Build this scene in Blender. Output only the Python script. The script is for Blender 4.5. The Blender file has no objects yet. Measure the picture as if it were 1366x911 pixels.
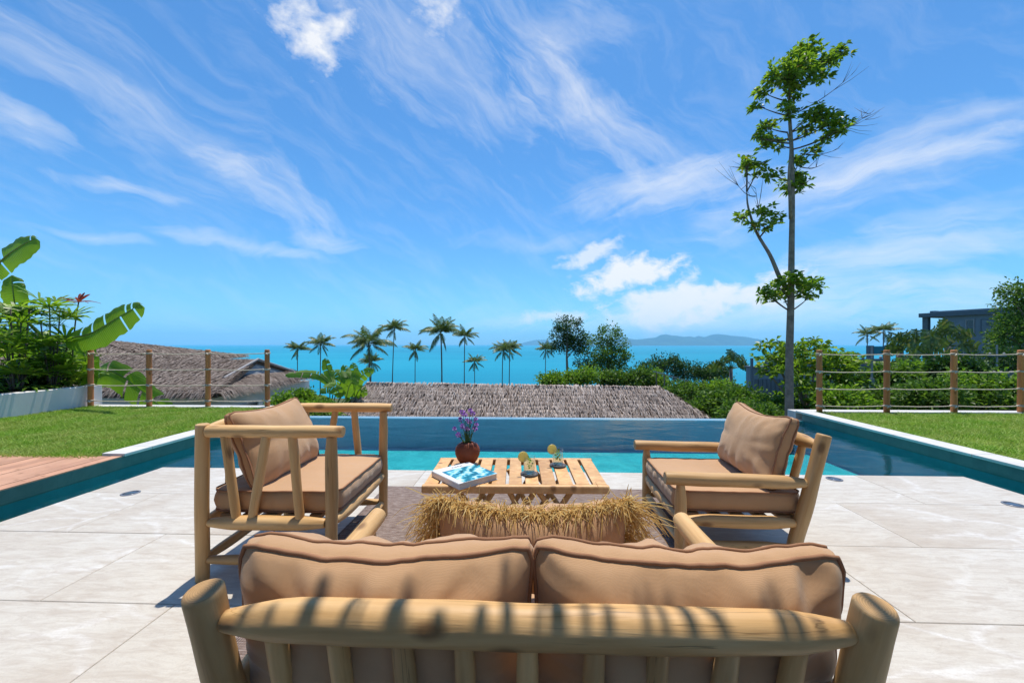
import bpy, bmesh, math, random
import numpy as np
from mathutils import Vector, Matrix, noise as mnoise

R = math.radians
FPX, HOR, CX, CAMH = 531.0, 459.0, 683.0, 1.2        # focal length in photo pixels, horizon row, centre column, eye height

# ------------------------------------------------------------------ camera, sky, sun, exposure
scene = bpy.context.scene
COL = scene.collection
cam_d = bpy.data.cameras.new('camera')
cam_d.sensor_width = 36.0
cam_d.lens = FPX / 1366.0 * 36.0
cam_d.shift_y = (HOR - 455.5) / 1366.0
cam_d.clip_start, cam_d.clip_end = 0.02, 120000.0
cam = bpy.data.objects.new('camera', cam_d)
cam.location = (0, 0, CAMH)
cam.rotation_euler = (R(90), 0, 0)
COL.objects.link(cam)
scene.camera = cam

SUN = Vector((0.05, 0.23, 1.0)).normalized()
SUN_EL = math.asin(SUN.z)
SUN_AZ = math.atan2(SUN.x, SUN.y)
sun_d = bpy.data.lights.new('sun', 'SUN')
sun_d.energy = 4.4
sun_d.angle = R(0.55)
sun_d.color = (1.0, 0.945, 0.85)
sun = bpy.data.objects.new('sun', sun_d)
sun.rotation_euler = (-SUN).to_track_quat('-Z', 'Y').to_euler()
sun.location = (4, 20, 60)
COL.objects.link(sun)

scene.render.engine = 'CYCLES'
scene.view_settings.view_transform = 'Standard'
scene.view_settings.look = 'None'
scene.view_settings.exposure = 0.32
scene.view_settings.gamma = 1.0
scene.view_settings.use_curve_mapping = False
scene.cycles.use_denoising = True
scene.cycles.max_bounces = 8
scene.cycles.diffuse_bounces = 4
scene.cycles.glossy_bounces = 3
scene.cycles.transmission_bounces = 6
scene.cycles.transparent_max_bounces = 16
scene.cycles.volume_bounces = 1
scene.cycles.sample_clamp_indirect = 6.0
scene.cycles.caustics_reflective = False
scene.cycles.caustics_refractive = False


def pix(px, py):
    """world direction of a spot in the sky, from where the photograph was taken"""
    return Vector(((px - CX) / FPX, 1.0, (HOR - py) / FPX)).normalized()


def build_world():
    w = bpy.data.worlds.new('World')
    scene.world = w
    w.use_nodes = True
    w.cycles.sampling_method = 'MANUAL'
    w.cycles.sample_map_resolution = 256
    nt = w.node_tree
    N, L = nt.nodes, nt.links
    N.clear()
    out = N.new('ShaderNodeOutputWorld')
    bg = N.new('ShaderNodeBackground')
    bg.inputs['Strength'].default_value = 0.15
    L.new(bg.outputs[0], out.inputs[0])
    sky = N.new('ShaderNodeTexSky')
    sky.sky_type = 'NISHITA'
    sky.sun_disc = False
    sky.sun_elevation = SUN_EL
    sky.sun_rotation = SUN_AZ
    sky.altitude = 60
    sky.air_density = 1.0
    sky.dust_density = 0.6
    sky.ozone_density = 2.2
    hsv = N.new('ShaderNodeHueSaturation')
    hsv.inputs['Hue'].default_value = SKY_HUE
    hsv.inputs['Saturation'].default_value = SKY_SAT
    hsv.inputs['Value'].default_value = SKY_VAL
    tint = N.new('ShaderNodeMix'); tint.data_type = 'RGBA'; tint.blend_type = 'MULTIPLY'
    tint.inputs[0].default_value = 1.0
    tint.inputs[7].default_value = SKY_TINT
    L.new(sky.outputs[0], tint.inputs[6])
    L.new(tint.outputs[2], hsv.inputs['Color'])
    tc = N.new('ShaderNodeTexCoord')
    gen = tc.outputs['Generated']

    def math_(op, a, b=None, clamp=False):
        n = N.new('ShaderNodeMath')
        n.operation = op
        n.use_clamp = clamp
        for i, v in enumerate((a, b)):
            if v is None:
                continue
            if isinstance(v, (int, float)):
                n.inputs[i].default_value = v
            else:
                L.new(v, n.inputs[i])
        return n.outputs[0]

    # gently warped directions, so that cloud edges curl
    wn = N.new('ShaderNodeTexNoise')
    wn.inputs['Scale'].default_value = 4.5
    wn.inputs['Detail'].default_value = 4.0
    L.new(gen, wn.inputs['Vector'])
    sub = N.new('ShaderNodeVectorMath'); sub.operation = 'SUBTRACT'
    L.new(wn.outputs['Color'], sub.inputs[0]); sub.inputs[1].default_value = (0.5, 0.5, 0.5)
    sc_ = N.new('ShaderNodeVectorMath'); sc_.operation = 'SCALE'
    L.new(sub.outputs[0], sc_.inputs[0]); sc_.inputs['Scale'].default_value = 0.12
    add = N.new('ShaderNodeVectorMath'); add.operation = 'ADD'
    L.new(gen, add.inputs[0]); L.new(sc_.outputs[0], add.inputs[1])
    warped = add.outputs[0]

    def axes(px, py, ang):
        c = pix(px, py)
        right = c.cross(Vector((0, 0, 1))).normalized()
        up = right.cross(c)
        a_ = R(ang)
        ax = (right * math.cos(a_) + up * math.sin(a_)).normalized()
        return c, Matrix((ax, c.cross(ax).normalized(), c)).transposed()

    # one noise for each family of clouds, turned the way its wisps run
    fams = {'cirl': ((400, 150), -28, (6.5, 24.0, 5.0), 8.0, 0.66, 0.35), 'cirr': ((1050, 280), 7, (5.0, 26.0, 5.0), 8.0, 0.66, 0.35),
            'cum': ((900, 380), 0, (20.0, 28.0, 20.0), 9.0, 0.60, 0.25)}
    nz_out = {}
    for k, ((fx, fy), ang, fs, det, rough, dist) in fams.items():
        c, m = axes(fx, fy, ang)
        mp = N.new('ShaderNodeMapping'); mp.vector_type = 'TEXTURE'
        mp.inputs['Rotation'].default_value = m.to_euler()
        mp.inputs['Scale'].default_value = tuple(1 / q for q in fs)
        L.new(gen if k == 'cum' else warped, mp.inputs['Vector'])
        nz = N.new('ShaderNodeTexNoise')
        nz.inputs['Scale'].default_value = 1.0
        nz.inputs['Detail'].default_value = det
        nz.inputs['Roughness'].default_value = rough
        nz.inputs['Distortion'].default_value = dist
        L.new(mp.outputs[0], nz.inputs['Vector'])
        nz_out[k] = nz.outputs['Fac']
    par = {'cirl': (0.85, 0.59, 1.6), 'cirr': (0.85, 0.58, 1.65), 'cum': (1.0, 0.69, 4.2), 'rag': (0.8, 0.70, 3.0)}
    nz_out['rag'] = nz_out['cum']
    total = None
    for i, (px, py, hx, hy, ang, kind, op) in enumerate(CLOUDS):
        c, m = axes(px, py, ang)
        k = 1.0 / Vector(((px - CX) / FPX, 1.0, (HOR - py) / FPX)).length
        mp = N.new('ShaderNodeMapping')
        mp.vector_type = 'TEXTURE'
        mp.inputs['Location'].default_value = c
        mp.inputs['Rotation'].default_value = m.to_euler()
        mp.inputs['Scale'].default_value = (hx / FPX * k, hy / FPX * k, 0.8)
        L.new(warped, mp.inputs['Vector'])
        g = N.new('ShaderNodeTexGradient')
        g.gradient_type = 'SPHERICAL'
        L.new(mp.outputs[0], g.inputs[0])
        gm, th, gain = par[kind]
        s = math_('SUBTRACT', math_('ADD', math_('MULTIPLY', g.outputs['Fac'], gm * 0.62), nz_out[kind]), th)
        s = math_('MULTIPLY', s, gain, clamp=True)
        edge = math_('MULTIPLY', g.outputs['Fac'], 3.0, clamp=True)
        s = math_('MULTIPLY', math_('MULTIPLY', s, edge), op)
        total = s if total is None else math_('ADD', total, math_('MULTIPLY', s, math_('SUBTRACT', 1.0, total)))
    # thin high veil over the whole sky
    veil = math_('MULTIPLY', math_('SUBTRACT', nz_out['cirl'], 0.46), 0.45, clamp=True)
    total = math_('ADD', total, math_('MULTIPLY', veil, math_('SUBTRACT', 1.0, total)), clamp=True)
    mix = N.new('ShaderNodeMix'); mix.data_type = 'RGBA'
    L.new(total, mix.inputs[0])
    L.new(hsv.outputs[0], mix.inputs[6])
    mix.inputs[7].default_value = (CLOUD_V, CLOUD_V, CLOUD_V, 1)
    L.new(mix.outputs[2], bg.inputs['Color'])


SKY_HUE, SKY_SAT, SKY_VAL, CLOUD_V = 0.5, 1.0, 0.88, 5.4
SKY_TINT = (0.40, 0.78, 1.06, 1)
CLOUDS = [  # px, py, half width, half height, turn, kind, strength
    (412, 42, 85, 95, 70, 'rag', 0.9), (590, 10, 70, 65, 70, 'rag', 0.8),
    (560, 75, 270, 95, -28, 'cirl', 0.34), (790, 160, 200, 55, -38, 'cirl', 0.49), (735, 60, 110, 90, -30, 'cirl', 0.37),
    (240, 175, 300, 75, -26, 'cirl', 0.20), (375, 265, 110, 45, -28, 'cirl', 0.28), (95, 90, 160, 45, -24, 'cirl', 0.20),
    (30, 162, 85, 30, -20, 'cirl', 0.50), (155, 254, 90, 16, -6, 'cirl', 0.61), (295, 210, 60, 26, -10, 'cirl', 0.33),
    (320, 331, 150, 14, -2, 'cirr', 0.49), (435, 324, 70, 18, 3, 'cirr', 0.49), (100, 315, 80, 10, -4, 'cirr', 0.41),
    (890, 250, 170, 46, 2, 'cirr', 0.70), (1120, 245, 270, 62, 9, 'cirr', 0.56), (1250, 210, 150, 26, 6, 'cirr', 0.49),
    (1170, 350, 190, 42, 8, 'cirr', 0.66), (1250, 300, 120, 22, 12, 'cirr', 0.37), (1290, 385, 130, 34, 0, 'cirr', 0.49),
    (845, 364, 115, 36, 2, 'cum', 0.95), (905, 408, 160, 42, 4, 'cum', 0.9), (985, 400, 140, 38, 6, 'cum', 0.75),
    (790, 332, 70, 20, 12, 'cum', 0.7), (748, 418, 75, 22, 4, 'cum', 0.6), (660, 425, 90, 24, 0, 'cirr', 0.37),
    (940, 420, 330, 46, 0, 'cirr', 0.57), (720, 318, 160, 20, 6, 'cirr', 0.29), (1080, 420, 200, 30, 2, 'cirr', 0.49),
]
build_world()

# ------------------------------------------------------------------ helpers: objects
YAW = 0.0367                       # the terrace is turned this much against the view
SETM = Matrix.Rotation(-YAW, 4, 'Z')


def S(x, y, z=0.0):
    return SETM @ Vector((x, y, z))


def G(px, py, z=0.0):
    """point at height z that shows at (px, py)"""
    d = FPX * (CAMH - z) / (py - HOR)
    return Vector(((px - CX) * d / FPX, d, z))


def D(px, py, d):
    """point d metres ahead that shows at (px, py)"""
    return Vector(((px - CX) * d / FPX, d, CAMH + (HOR - py) * d / FPX))


def tag(o, label=None, cat=None, group=None, kind=None):
    if label: o['label'] = label
    if cat: o['category'] = cat
    if group: o['group'] = group
    if kind: o['kind'] = kind
    return o


def empty(name, loc=(0, 0, 0), rz=0.0):
    o = bpy.data.objects.new(name, None)
    o.empty_display_size = 0.1
    o.location = loc
    o.rotation_euler = (0, 0, rz)
    COL.objects.link(o)
    return o


def link(name, me, parent=None, m=None):
    o = bpy.data.objects.new(name, me)
    COL.objects.link(o)
    if parent is not None:
        o.parent = parent
    if m is not None:
        o.matrix_local = m
    return o


class MB:
    def __init__(self):
        self.v, self.f, self.n = [], [], 0

    def add(self, v, f):
        v = np.asarray(v, float).reshape(-1, 3)
        self.v.append(v)
        n = self.n
        self.f.extend([tuple(i + n for i in q) for q in f])
        self.n += len(v)
        return self

    def box(self, x0, x1, y0, y1, z0, z1):
        v = [(x, y, z) for z in (z0, z1) for y in (y0, y1) for x in (x0, x1)]
        return self.add(v, [(0, 2, 3, 1), (4, 5, 7, 6), (0, 1, 5, 4), (2, 6, 7, 3), (0, 4, 6, 2), (1, 3, 7, 5)])

    def tube(self, pts, rad, segs=8, cap=True):
        v, f = tube_geo(pts, rad, segs, cap)
        return self.add(v, f)

    def mesh(self, name, mat=None, smooth=False):
        me = bpy.data.meshes.new(name)
        vv = np.concatenate(self.v) if self.v else np.zeros((0, 3))
        me.from_pydata(vv.tolist(), [], self.f)
        if mat: me.materials.append(mat)
        if smooth:
            me.polygons.foreach_set('use_smooth', [True] * len(me.polygons))
        me.update()
        return me

    def build(self, name, mat=None, parent=None, smooth=False, m=None, bevel=0.0):
        o = link(name, self.mesh(name, mat, smooth), parent, m)
        if bevel:
            b = o.modifiers.new('bevel', 'BEVEL'); b.width = bevel; b.segments = 2; b.limit_method = 'ANGLE'
        return o


def frames(pts):
    P = [Vector(p) for p in pts]
    out = []
    t0 = (P[1] - P[0]).normalized()
    ref = Vector((0, 0, 1)) if abs(t0.z) < 0.9 else Vector((1, 0, 0))
    n = (ref - t0 * ref.dot(t0)).normalized()
    for i in range(len(P)):
        t = (P[min(i + 1, len(P) - 1)] - P[max(i - 1, 0)]).normalized()
        n = (n - t * n.dot(t)).normalized()
        out.append((P[i], t, n, t.cross(n)))
    return out


def tube_geo(pts, rad, segs=8, cap=True):
    fr = frames(pts)
    if isinstance(rad, (int, float)):
        rad = [rad] * len(fr)
    v, f = [], []
    for (p, t, n, b), r in zip(fr, rad):
        for k in range(segs):
            a = 2 * math.pi * k / segs
            v.append(p + n * (r * math.cos(a)) + b * (r * math.sin(a)))
    for i in range(len(fr) - 1):
        for k in range(segs):
            k2 = (k + 1) % segs
            f.append((i * segs + k, i * segs + k2, (i + 1) * segs + k2, (i + 1) * segs + k))
    if cap:
        f.append(tuple(range(segs - 1, -1, -1)))
        f.append(tuple((len(fr) - 1) * segs + k for k in range(segs)))
    return [tuple(q) for q in v], f


def bez(p0, p1, p2, n=8):
    p0, p1, p2 = Vector(p0), Vector(p1), Vector(p2)
    return [p0 * (1 - t) ** 2 + p1 * 2 * t * (1 - t) + p2 * t * t for t in [i / (n - 1) for i in range(n)]]


def smooth_path(pts, per=6):
    P = [Vector(p) for p in pts]
    P = [P[0] * 2 - P[1]] + P + [P[-1] * 2 - P[-2]]
    out = []
    for i in range(1, len(P) - 2):
        for k in range(per):
            t = k / per
            a, b, c, d = P[i - 1], P[i], P[i + 1], P[i + 2]
            out.append(0.5 * ((2 * b) + (c - a) * t + (2 * a - 5 * b + 4 * c - d) * t * t + (3 * b - a - 3 * c + d) * t ** 3))
    out.append(P[-2])
    return out


# ------------------------------------------------------------------ helpers: materials
class MT:
    def __init__(self, name):
        self.m = bpy.data.materials.new(name)
        self.m.use_nodes = True
        self.nt = self.m.node_tree
        self.N, self.L = self.nt.nodes, self.nt.links
        self.b = self.N['Principled BSDF']
        self.out = self.N['Material Output']

    def set(self, **kw):
        for k, v in kw.items():
            k = {'rough': 'Roughness', 'spec': 'Specular IOR Level', 'color': 'Base Color', 'metal': 'Metallic',
                 'trans': 'Transmission Weight', 'ior': 'IOR', 'sheen': 'Sheen Weight', 'coat': 'Coat Weight'}[k]
            if k == 'Base Color' and len(v) == 3:
                v = (*v, 1)
            self.b.inputs[k].default_value = v
        return self

    def node(self, typ, **inp):
        n = self.N.new('ShaderNode' + typ)
        for k, v in inp.items():
            k = k.replace('_', ' ')
            if hasattr(v, 'links'):
                self.L.new(v, n.inputs[k])
            else:
                n.inputs[k].default_value = v
        return n

    def coord(self, kind='Object', scale=(1, 1, 1), rnd=False, rot=(0, 0, 0)):
        tc = self.N.new('ShaderNodeTexCoord')
        v = tc.outputs[kind]
        if rnd:
            oi = self.N.new('ShaderNodeObjectInfo')
            ml = self.N.new('ShaderNodeVectorMath'); ml.operation = 'SCALE'
            ml.inputs[0].default_value = (37.1, 91.7, 53.3)
            self.L.new(oi.outputs['Random'], ml.inputs['Scale'])
            ad = self.N.new('ShaderNodeVectorMath'); ad.operation = 'ADD'
            self.L.new(v, ad.inputs[0]); self.L.new(ml.outputs[0], ad.inputs[1])
            v = ad.outputs[0]
        mp = self.N.new('ShaderNodeMapping')
        mp.inputs['Scale'].default_value = scale
        mp.inputs['Rotation'].default_value = rot
        self.L.new(v, mp.inputs['Vector'])
        return mp.outputs[0]

    def noise(self, vec, scale=5.0, detail=4.0, rough=0.55, dist=0.0):
        n = self.N.new('ShaderNodeTexNoise')
        n.inputs['Scale'].default_value = scale
        n.inputs['Detail'].default_value = detail
        n.inputs['Roughness'].default_value = rough
        n.inputs['Distortion'].default_value = dist
        self.L.new(vec, n.inputs['Vector'])
        return n.outputs['Fac']

    def ramp(self, fac, stops):
        n = self.N.new('ShaderNodeValToRGB')
        e = n.color_ramp.elements
        while len(e) < len(stops):
            e.new(0.5)
        for q, (p, c) in zip(e, stops):
            q.position = p
            q.color = (*c, 1) if len(c) == 3 else c
        self.L.new(fac, n.inputs[0])
        return n.outputs[0]

    def mix(self, fac, a, b, mode='MIX'):
        n = self.N.new('ShaderNodeMix'); n.data_type = 'RGBA'; n.blend_type = mode
        for i, v in ((0, fac), (6, a), (7, b)):
            if hasattr(v, 'links'):
                self.L.new(v, n.inputs[i])
            else:
                n.inputs[i].default_value = v if i == 0 else ((*v, 1) if len(v) == 3 else v)
        return n.outputs[2]

    def math(self, op, a, b=0.0, clamp=False):
        n = self.N.new('ShaderNodeMath'); n.operation = op; n.use_clamp = clamp
        for i, v in enumerate((a, b)):
            if hasattr(v, 'links'):
                self.L.new(v, n.inputs[i])
            else:
                n.inputs[i].default_value = v
        return n.outputs[0]

    def color(self, sock):
        self.L.new(sock, self.b.inputs['Base Color'])
        return self

    def rough(self, sock):
        self.L.new(sock, self.b.inputs['Roughness'])
        return self

    def bump(self, sock, strength=0.3, dist=0.01):
        n = self.N.new('ShaderNodeBump')
        n.inputs['Strength'].default_value = strength
        n.inputs['Distance'].default_value = dist
        self.L.new(sock, n.inputs['Height'])
        self.L.new(n.outputs[0], self.b.inputs['Normal'])
        return self

    def island(self):
        g = self.N.new('ShaderNodeNewGeometry')
        return g.outputs['Random Per Island']

    def translucent(self, amount, sock):
        t = self.N.new('ShaderNodeBsdfTranslucent')
        self.L.new(sock, t.inputs['Color'])
        mx = self.N.new('ShaderNodeMixShader')
        mx.inputs[0].default_value = amount
        self.L.new(self.b.outputs[0], mx.inputs[1]); self.L.new(t.outputs[0], mx.inputs[2])
        self.L.new(mx.outputs[0], self.out.inputs['Surface'])
        return self


def plain(name, color, rough=0.6, spec=0.4, var=0.12, scale=3.0, bump=0.0, bscale=60.0):
    t = MT(name).set(rough=rough, spec=spec)
    v = t.coord('Object')
    c2 = tuple(min(1, c * (1 + var)) for c in color)
    c1 = tuple(c * (1 - var) for c in color)
    t.color(t.ramp(t.noise(v, scale, 5.0, 0.6), [(0.3, c1), (0.7, c2)]))
    if bump:
        t.bump(t.noise(v, bscale, 3.0), bump, 0.004)
    return t.m


def leafmat(name, stops, trans=0.35, rough=0.5, spec=0.35):
    t = MT(name).set(rough=rough, spec=spec)
    c = t.ramp(t.island(), stops)
    t.color(c)
    bright = t.mix(1.0, c, (1.35, 1.5, 0.7), 'MULTIPLY')
    t.translucent(trans, bright)
    return t.m


M = {}
# peeled logs, pale golden
def wood(name, a, b, c, streak=26.0, along=1.6, rnd=True, ends=False):
    t = MT(name).set(rough=0.52, spec=0.35)
    v = t.coord('Object', (streak, streak, along), rnd)
    n1 = t.noise(v, 1.0, 6.0, 0.6, 0.35)
    v2 = t.coord('Object', (5, 5, 1.5), rnd)
    n2 = t.noise(v2, 1.3, 4.0, 0.6)
    col = t.ramp(n1, [(0.28, a), (0.5, b), (0.72, c)])
    col = t.mix(t.ramp(n2, [(0.42, (0, 0, 0)), (0.75, (0.55, 0.55, 0.55))]), col, tuple(x * 0.72 for x in b))
    # small knots
    vo = t.N.new('ShaderNodeTexVoronoi'); vo.inputs['Scale'].default_value = 1.0
    t.L.new(t.coord('Object', (9, 9, 4.5), rnd), vo.inputs['Vector'])
    k = t.ramp(vo.outputs['Distance'], [(0.09, (1, 1, 1)), (0.20, (0, 0, 0))])
    col = t.mix(t.math('MULTIPLY', k, 0.75), col, (0.16, 0.075, 0.028))
    if ends:
        ck = t.noise(t.coord('Object', (34, 34, 1.1), rnd), 1.0, 3.0, 0.5, 0.2)
        ckm = t.noise(t.coord('Object', (4, 4, 2), rnd), 1.0, 2.0)
        crack = t.math('MULTIPLY', t.ramp(ck, [(0.485, (0, 0, 0)), (0.5, (1, 1, 1)), (0.515, (0, 0, 0))]), t.ramp(ckm, [(0.52, (0, 0, 0)), (0.62, (0.7, 0.7, 0.7))]))
        col = t.mix(crack, col, tuple(x * 0.35 for x in a))
        tc = t.N.new('ShaderNodeTexCoord')
        sp = t.N.new('ShaderNodeSeparateXYZ'); t.L.new(tc.outputs['Normal'], sp.inputs[0])
        em = t.ramp(t.math('ABSOLUTE', sp.outputs['Z']), [(0.80, (0, 0, 0)), (0.92, (1, 1, 1))])
        so = t.N.new('ShaderNodeSeparateXYZ'); t.L.new(tc.outputs['Object'], so.inputs[0])
        cb = t.N.new('ShaderNodeCombineXYZ'); t.L.new(so.outputs['X'], cb.inputs[0]); t.L.new(so.outputs['Y'], cb.inputs[1])
        wv = t.N.new('ShaderNodeTexWave'); wv.wave_type = 'RINGS'; wv.rings_direction = 'Z'; wv.inputs['Scale'].default_value = 75; wv.inputs['Distortion'].default_value = 1.5; wv.inputs['Detail'].default_value = 3
        t.L.new(cb.outputs[0], wv.inputs[0])
        eg = t.ramp(wv.outputs['Fac'], [(0.0, tuple(x * 0.66 for x in b)), (1.0, tuple(x * 0.86 for x in b))])
        col = t.mix(em, col, eg)
    oi = t.N.new('ShaderNodeObjectInfo')
    tone = t.ramp(oi.outputs['Random'], [(0.0, (0.80, 0.76, 0.74)), (0.5, (1.0, 1.0, 1.0)), (1.0, (1.14, 1.10, 1.06))])
    col = t.mix(1.0, col, tone, 'MULTIPLY')
    t.color(col)
    t.rough(t.ramp(n1, [(0.2, (0.42,) * 3), (0.8, (0.62,) * 3)]))
    t.bump(n1, 0.45, 0.005)
    return t.m


M['log'] = wood('peeled_log', (0.44, 0.245, 0.090), (0.60, 0.37, 0.160), (0.70, 0.48, 0.24), ends=True)
M['slat'] = wood('table_teak', (0.47, 0.25, 0.105), (0.60, 0.35, 0.155), (0.69, 0.45, 0.23), 22, 22)
M['post'] = wood('stained_post', (0.46, 0.15, 0.045), (0.57, 0.205, 0.065), (0.64, 0.26, 0.09), 30, 2, ends=True)
M['deck'] = wood('deck_board', (0.42, 0.21, 0.13), (0.50, 0.27, 0.17), (0.56, 0.32, 0.21), 2.0, 40)


def fabric(name, col):
    t = MT(name).set(rough=0.85, spec=0.15, sheen=0.25)
    v = t.coord('Object')
    big = t.noise(v, 2.2, 5.0, 0.55)
    c = t.ramp(big, [(0.3, tuple(x * 0.9 for x in col)), (0.7, tuple(x * 1.08 for x in col))])
    # woven threads
    w1 = t.N.new('ShaderNodeTexWave'); w1.inputs['Scale'].default_value = 190; w1.bands_direction = 'X'; w1.inputs['Distortion'].default_value = 1.5
    w2 = t.N.new('ShaderNodeTexWave'); w2.inputs['Scale'].default_value = 190; w2.bands_direction = 'Z'; w2.inputs['Distortion'].default_value = 1.5
    t.L.new(v, w1.inputs[0]); t.L.new(v, w2.inputs[0])
    weave = t.math('ADD', w1.outputs['Fac'], w2.outputs['Fac'])
    fleck = t.noise(v, 420, 2.0)
    c = t.mix(t.math('MULTIPLY', fleck, 0.25), c, tuple(x * 1.3 for x in col))
    t.color(c)
    wr = t.noise(t.coord('Object', (1, 1, 1)), 9.0, 3.0, 0.5, 0.8)
    h = t.math('ADD', t.math('MULTIPLY', weave, 0.04), wr)
    t.bump(h, 0.35, 0.012)
    return t.m


M['fabric'] = fabric('tan_canvas', (0.45, 0.270, 0.145))
M['piping'] = plain('tan_piping', (0.30, 0.155, 0.088), 0.85, 0.15)


def stone(name):
    t = MT(name).set(rough=0.5, spec=0.35)
    v = t.coord('Object', (1, 1, 1), True)
    base = t.ramp(t.noise(v, 1.1, 6.0, 0.6, 0.6), [(0.30, (0.45, 0.39, 0.32)), (0.5, (0.525, 0.485, 0.425)), (0.72, (0.555, 0.525, 0.475))])
    warp = t.N.new('ShaderNodeVectorMath'); warp.operation = 'MULTIPLY_ADD'
    nn = t.N.new('ShaderNodeTexNoise'); nn.inputs['Scale'].default_value = 1.6; nn.inputs['Detail'].default_value = 5
    t.L.new(v, nn.inputs['Vector'])
    t.L.new(nn.outputs['Color'], warp.inputs[0]); warp.inputs[1].default_value = (0.45, 0.45, 0.45); t.L.new(v, warp.inputs[2])
    mp = t.N.new('ShaderNodeMapping'); mp.inputs['Scale'].default_value = (0.55, 1.5, 1); mp.inputs['Rotation'].default_value = (0, 0, R(-32))
    t.L.new(warp.outputs[0], mp.inputs['Vector'])
    vo = t.N.new('ShaderNodeTexVoronoi'); vo.feature = 'DISTANCE_TO_EDGE'; vo.inputs['Scale'].default_value = 1.5
    t.L.new(mp.outputs[0], vo.inputs['Vector'])
    vein = t.ramp(vo.outputs['Distance'], [(0.0, (1, 1, 1)), (0.014, (0.7, 0.7, 0.7)), (0.03, (0.14, 0.14, 0.14)), (0.13, (0, 0, 0))])
    veinmask = t.ramp(t.noise(v, 1.4, 3.0), [(0.40, (0, 0, 0)), (0.56, (1, 1, 1))])
    vf = t.math('MULTIPLY', t.math('MULTIPLY', vein, veinmask), 0.75)
    col = t.mix(vf, base, (0.64, 0.62, 0.59))
    fine = t.noise(t.coord('Object', (3, 14, 1), True, (0, 0, R(-30))), 2.0, 7.0, 0.7, 0.8)
    col = t.mix(t.ramp(fine, [(0.35, (0.6,) * 3), (0.58, (0, 0, 0))]), col, (0.36, 0.30, 0.25))
    cr = t.ramp(t.noise(v, 3.0, 9.0, 0.72, 1.6), [(0.494, (0, 0, 0)), (0.5, (0.35, 0.35, 0.35)), (0.506, (0, 0, 0))])
    col = t.mix(cr, col, (0.31, 0.25, 0.20))
    grit = t.noise(v, 160, 2.0)
    col = t.mix(t.ramp(grit, [(0.35, (0.16,) * 3), (0.5, (0, 0, 0))]), col, (0.32, 0.29, 0.26))
    t.color(col)
    t.rough(t.ramp(fine, [(0.3, (0.6,) * 3), (0.7, (0.42,) * 3)]))
    t.bump(t.math('ADD', t.noise(v, 40, 4.0), t.math('MULTIPLY', grit, 0.4)), 0.12, 0.004)
    return t.m


M['stone'] = stone('travertine_tile')
M['coping'] = plain('pale_coping', (0.56, 0.54, 0.51), 0.55, 0.3, 0.1, 4.0, 0.15)
M['grout'] = plain('grout', (0.33, 0.29, 0.24), 0.9, 0.1)
M['white'] = plain('white_plaster', (0.70, 0.655, 0.62), 0.8, 0.15, 0.06, 2.0, 0.12, 40)
M['teal_stone'] = None


def pooltile(name, a, b, grid=10.0):
    t = MT(name).set(rough=0.35, spec=0.4)
    v = t.coord('Object')
    n = t.noise(v, 4.0, 7.0, 0.72, 0.4)
    col = t.ramp(n, [(0.32, a), (0.66, b)])
    br = t.N.new('ShaderNodeTexVoronoi'); br.inputs['Scale'].default_value = grid; br.distance = 'CHEBYCHEV'; br.inputs['Randomness'].default_value = 0.0
    t.L.new(v, br.inputs['Vector'])
    wn = t.N.new('ShaderNodeTexWhiteNoise'); t.L.new(br.outputs['Position'], wn.inputs['Vector'])
    col = t.mix(0.2, col, t.ramp(wn.outputs['Value'], [(0.0, a), (1.0, b)]))
    edge = t.ramp(br.outputs['Distance'], [(0.47, (0, 0, 0)), (0.5, (0.22, 0.22, 0.22))])
    col = t.mix(edge, col, tuple(x * 0.6 for x in a))
    t.color(col)
    return t.m


M['poolfloor'] = pooltile('pool_floor_tile', (0.10, 0.44, 0.38), (0.32, 0.74, 0.62), 20.0)  # strong mottling paints rippling light into the floor tile
M['poolblue'] = pooltile('underwater_shade_blue', (0.004, 0.16, 0.20), (0.012, 0.24, 0.29), 22.0)  # deep blue of the shaded wall under water, put into the tile colour
M['poolwall'] = pooltile('pool_wall_tile', (0.045, 0.105, 0.098), (0.085, 0.165, 0.15), 9.0)


def watermat():
    t = MT('pool_water')
    t.N.remove(t.b)
    v = t.coord('Object', (1, 1.7, 1))
    h = t.math('ADD', t.noise(v, 1.1, 2.0, 0.5, 0.4), t.math('MULTIPLY', t.noise(v, 6.0, 3.0, 0.55, 0.6), 0.16))
    bp = t.N.new('ShaderNodeBump'); bp.inputs['Strength'].default_value = 0.13; bp.inputs['Distance'].default_value = 0.12
    t.L.new(h, bp.inputs['Height'])
    fr = t.N.new('ShaderNodeFresnel'); fr.inputs['IOR'].default_value = 1.33
    t.L.new(bp.outputs[0], fr.inputs['Normal'])
    gl = t.N.new('ShaderNodeBsdfGlossy'); gl.inputs['Roughness'].default_value = 0.03
    t.L.new(bp.outputs[0], gl.inputs['Normal'])
    tr = t.N.new('ShaderNodeBsdfTransparent'); tr.inputs['Color'].default_value = (0.93, 0.98, 1.0, 1)
    mx = t.N.new('ShaderNodeMixShader')
    t.L.new(t.math('MULTIPLY', fr.outputs[0], 0.62), mx.inputs[0]); t.L.new(tr.outputs[0], mx.inputs[1]); t.L.new(gl.outputs[0], mx.inputs[2])
    t.L.new(mx.outputs[0], t.out.inputs['Surface'])
    ab = t.N.new('ShaderNodeVolumeAbsorption')
    ab.inputs['Color'].default_value = (0.0, 0.74, 0.83, 1)
    ab.inputs['Density'].default_value = 0.9
    t.L.new(ab.outputs[0], t.out.inputs['Volume'])
    return t.m


M['water'] = watermat()


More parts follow.
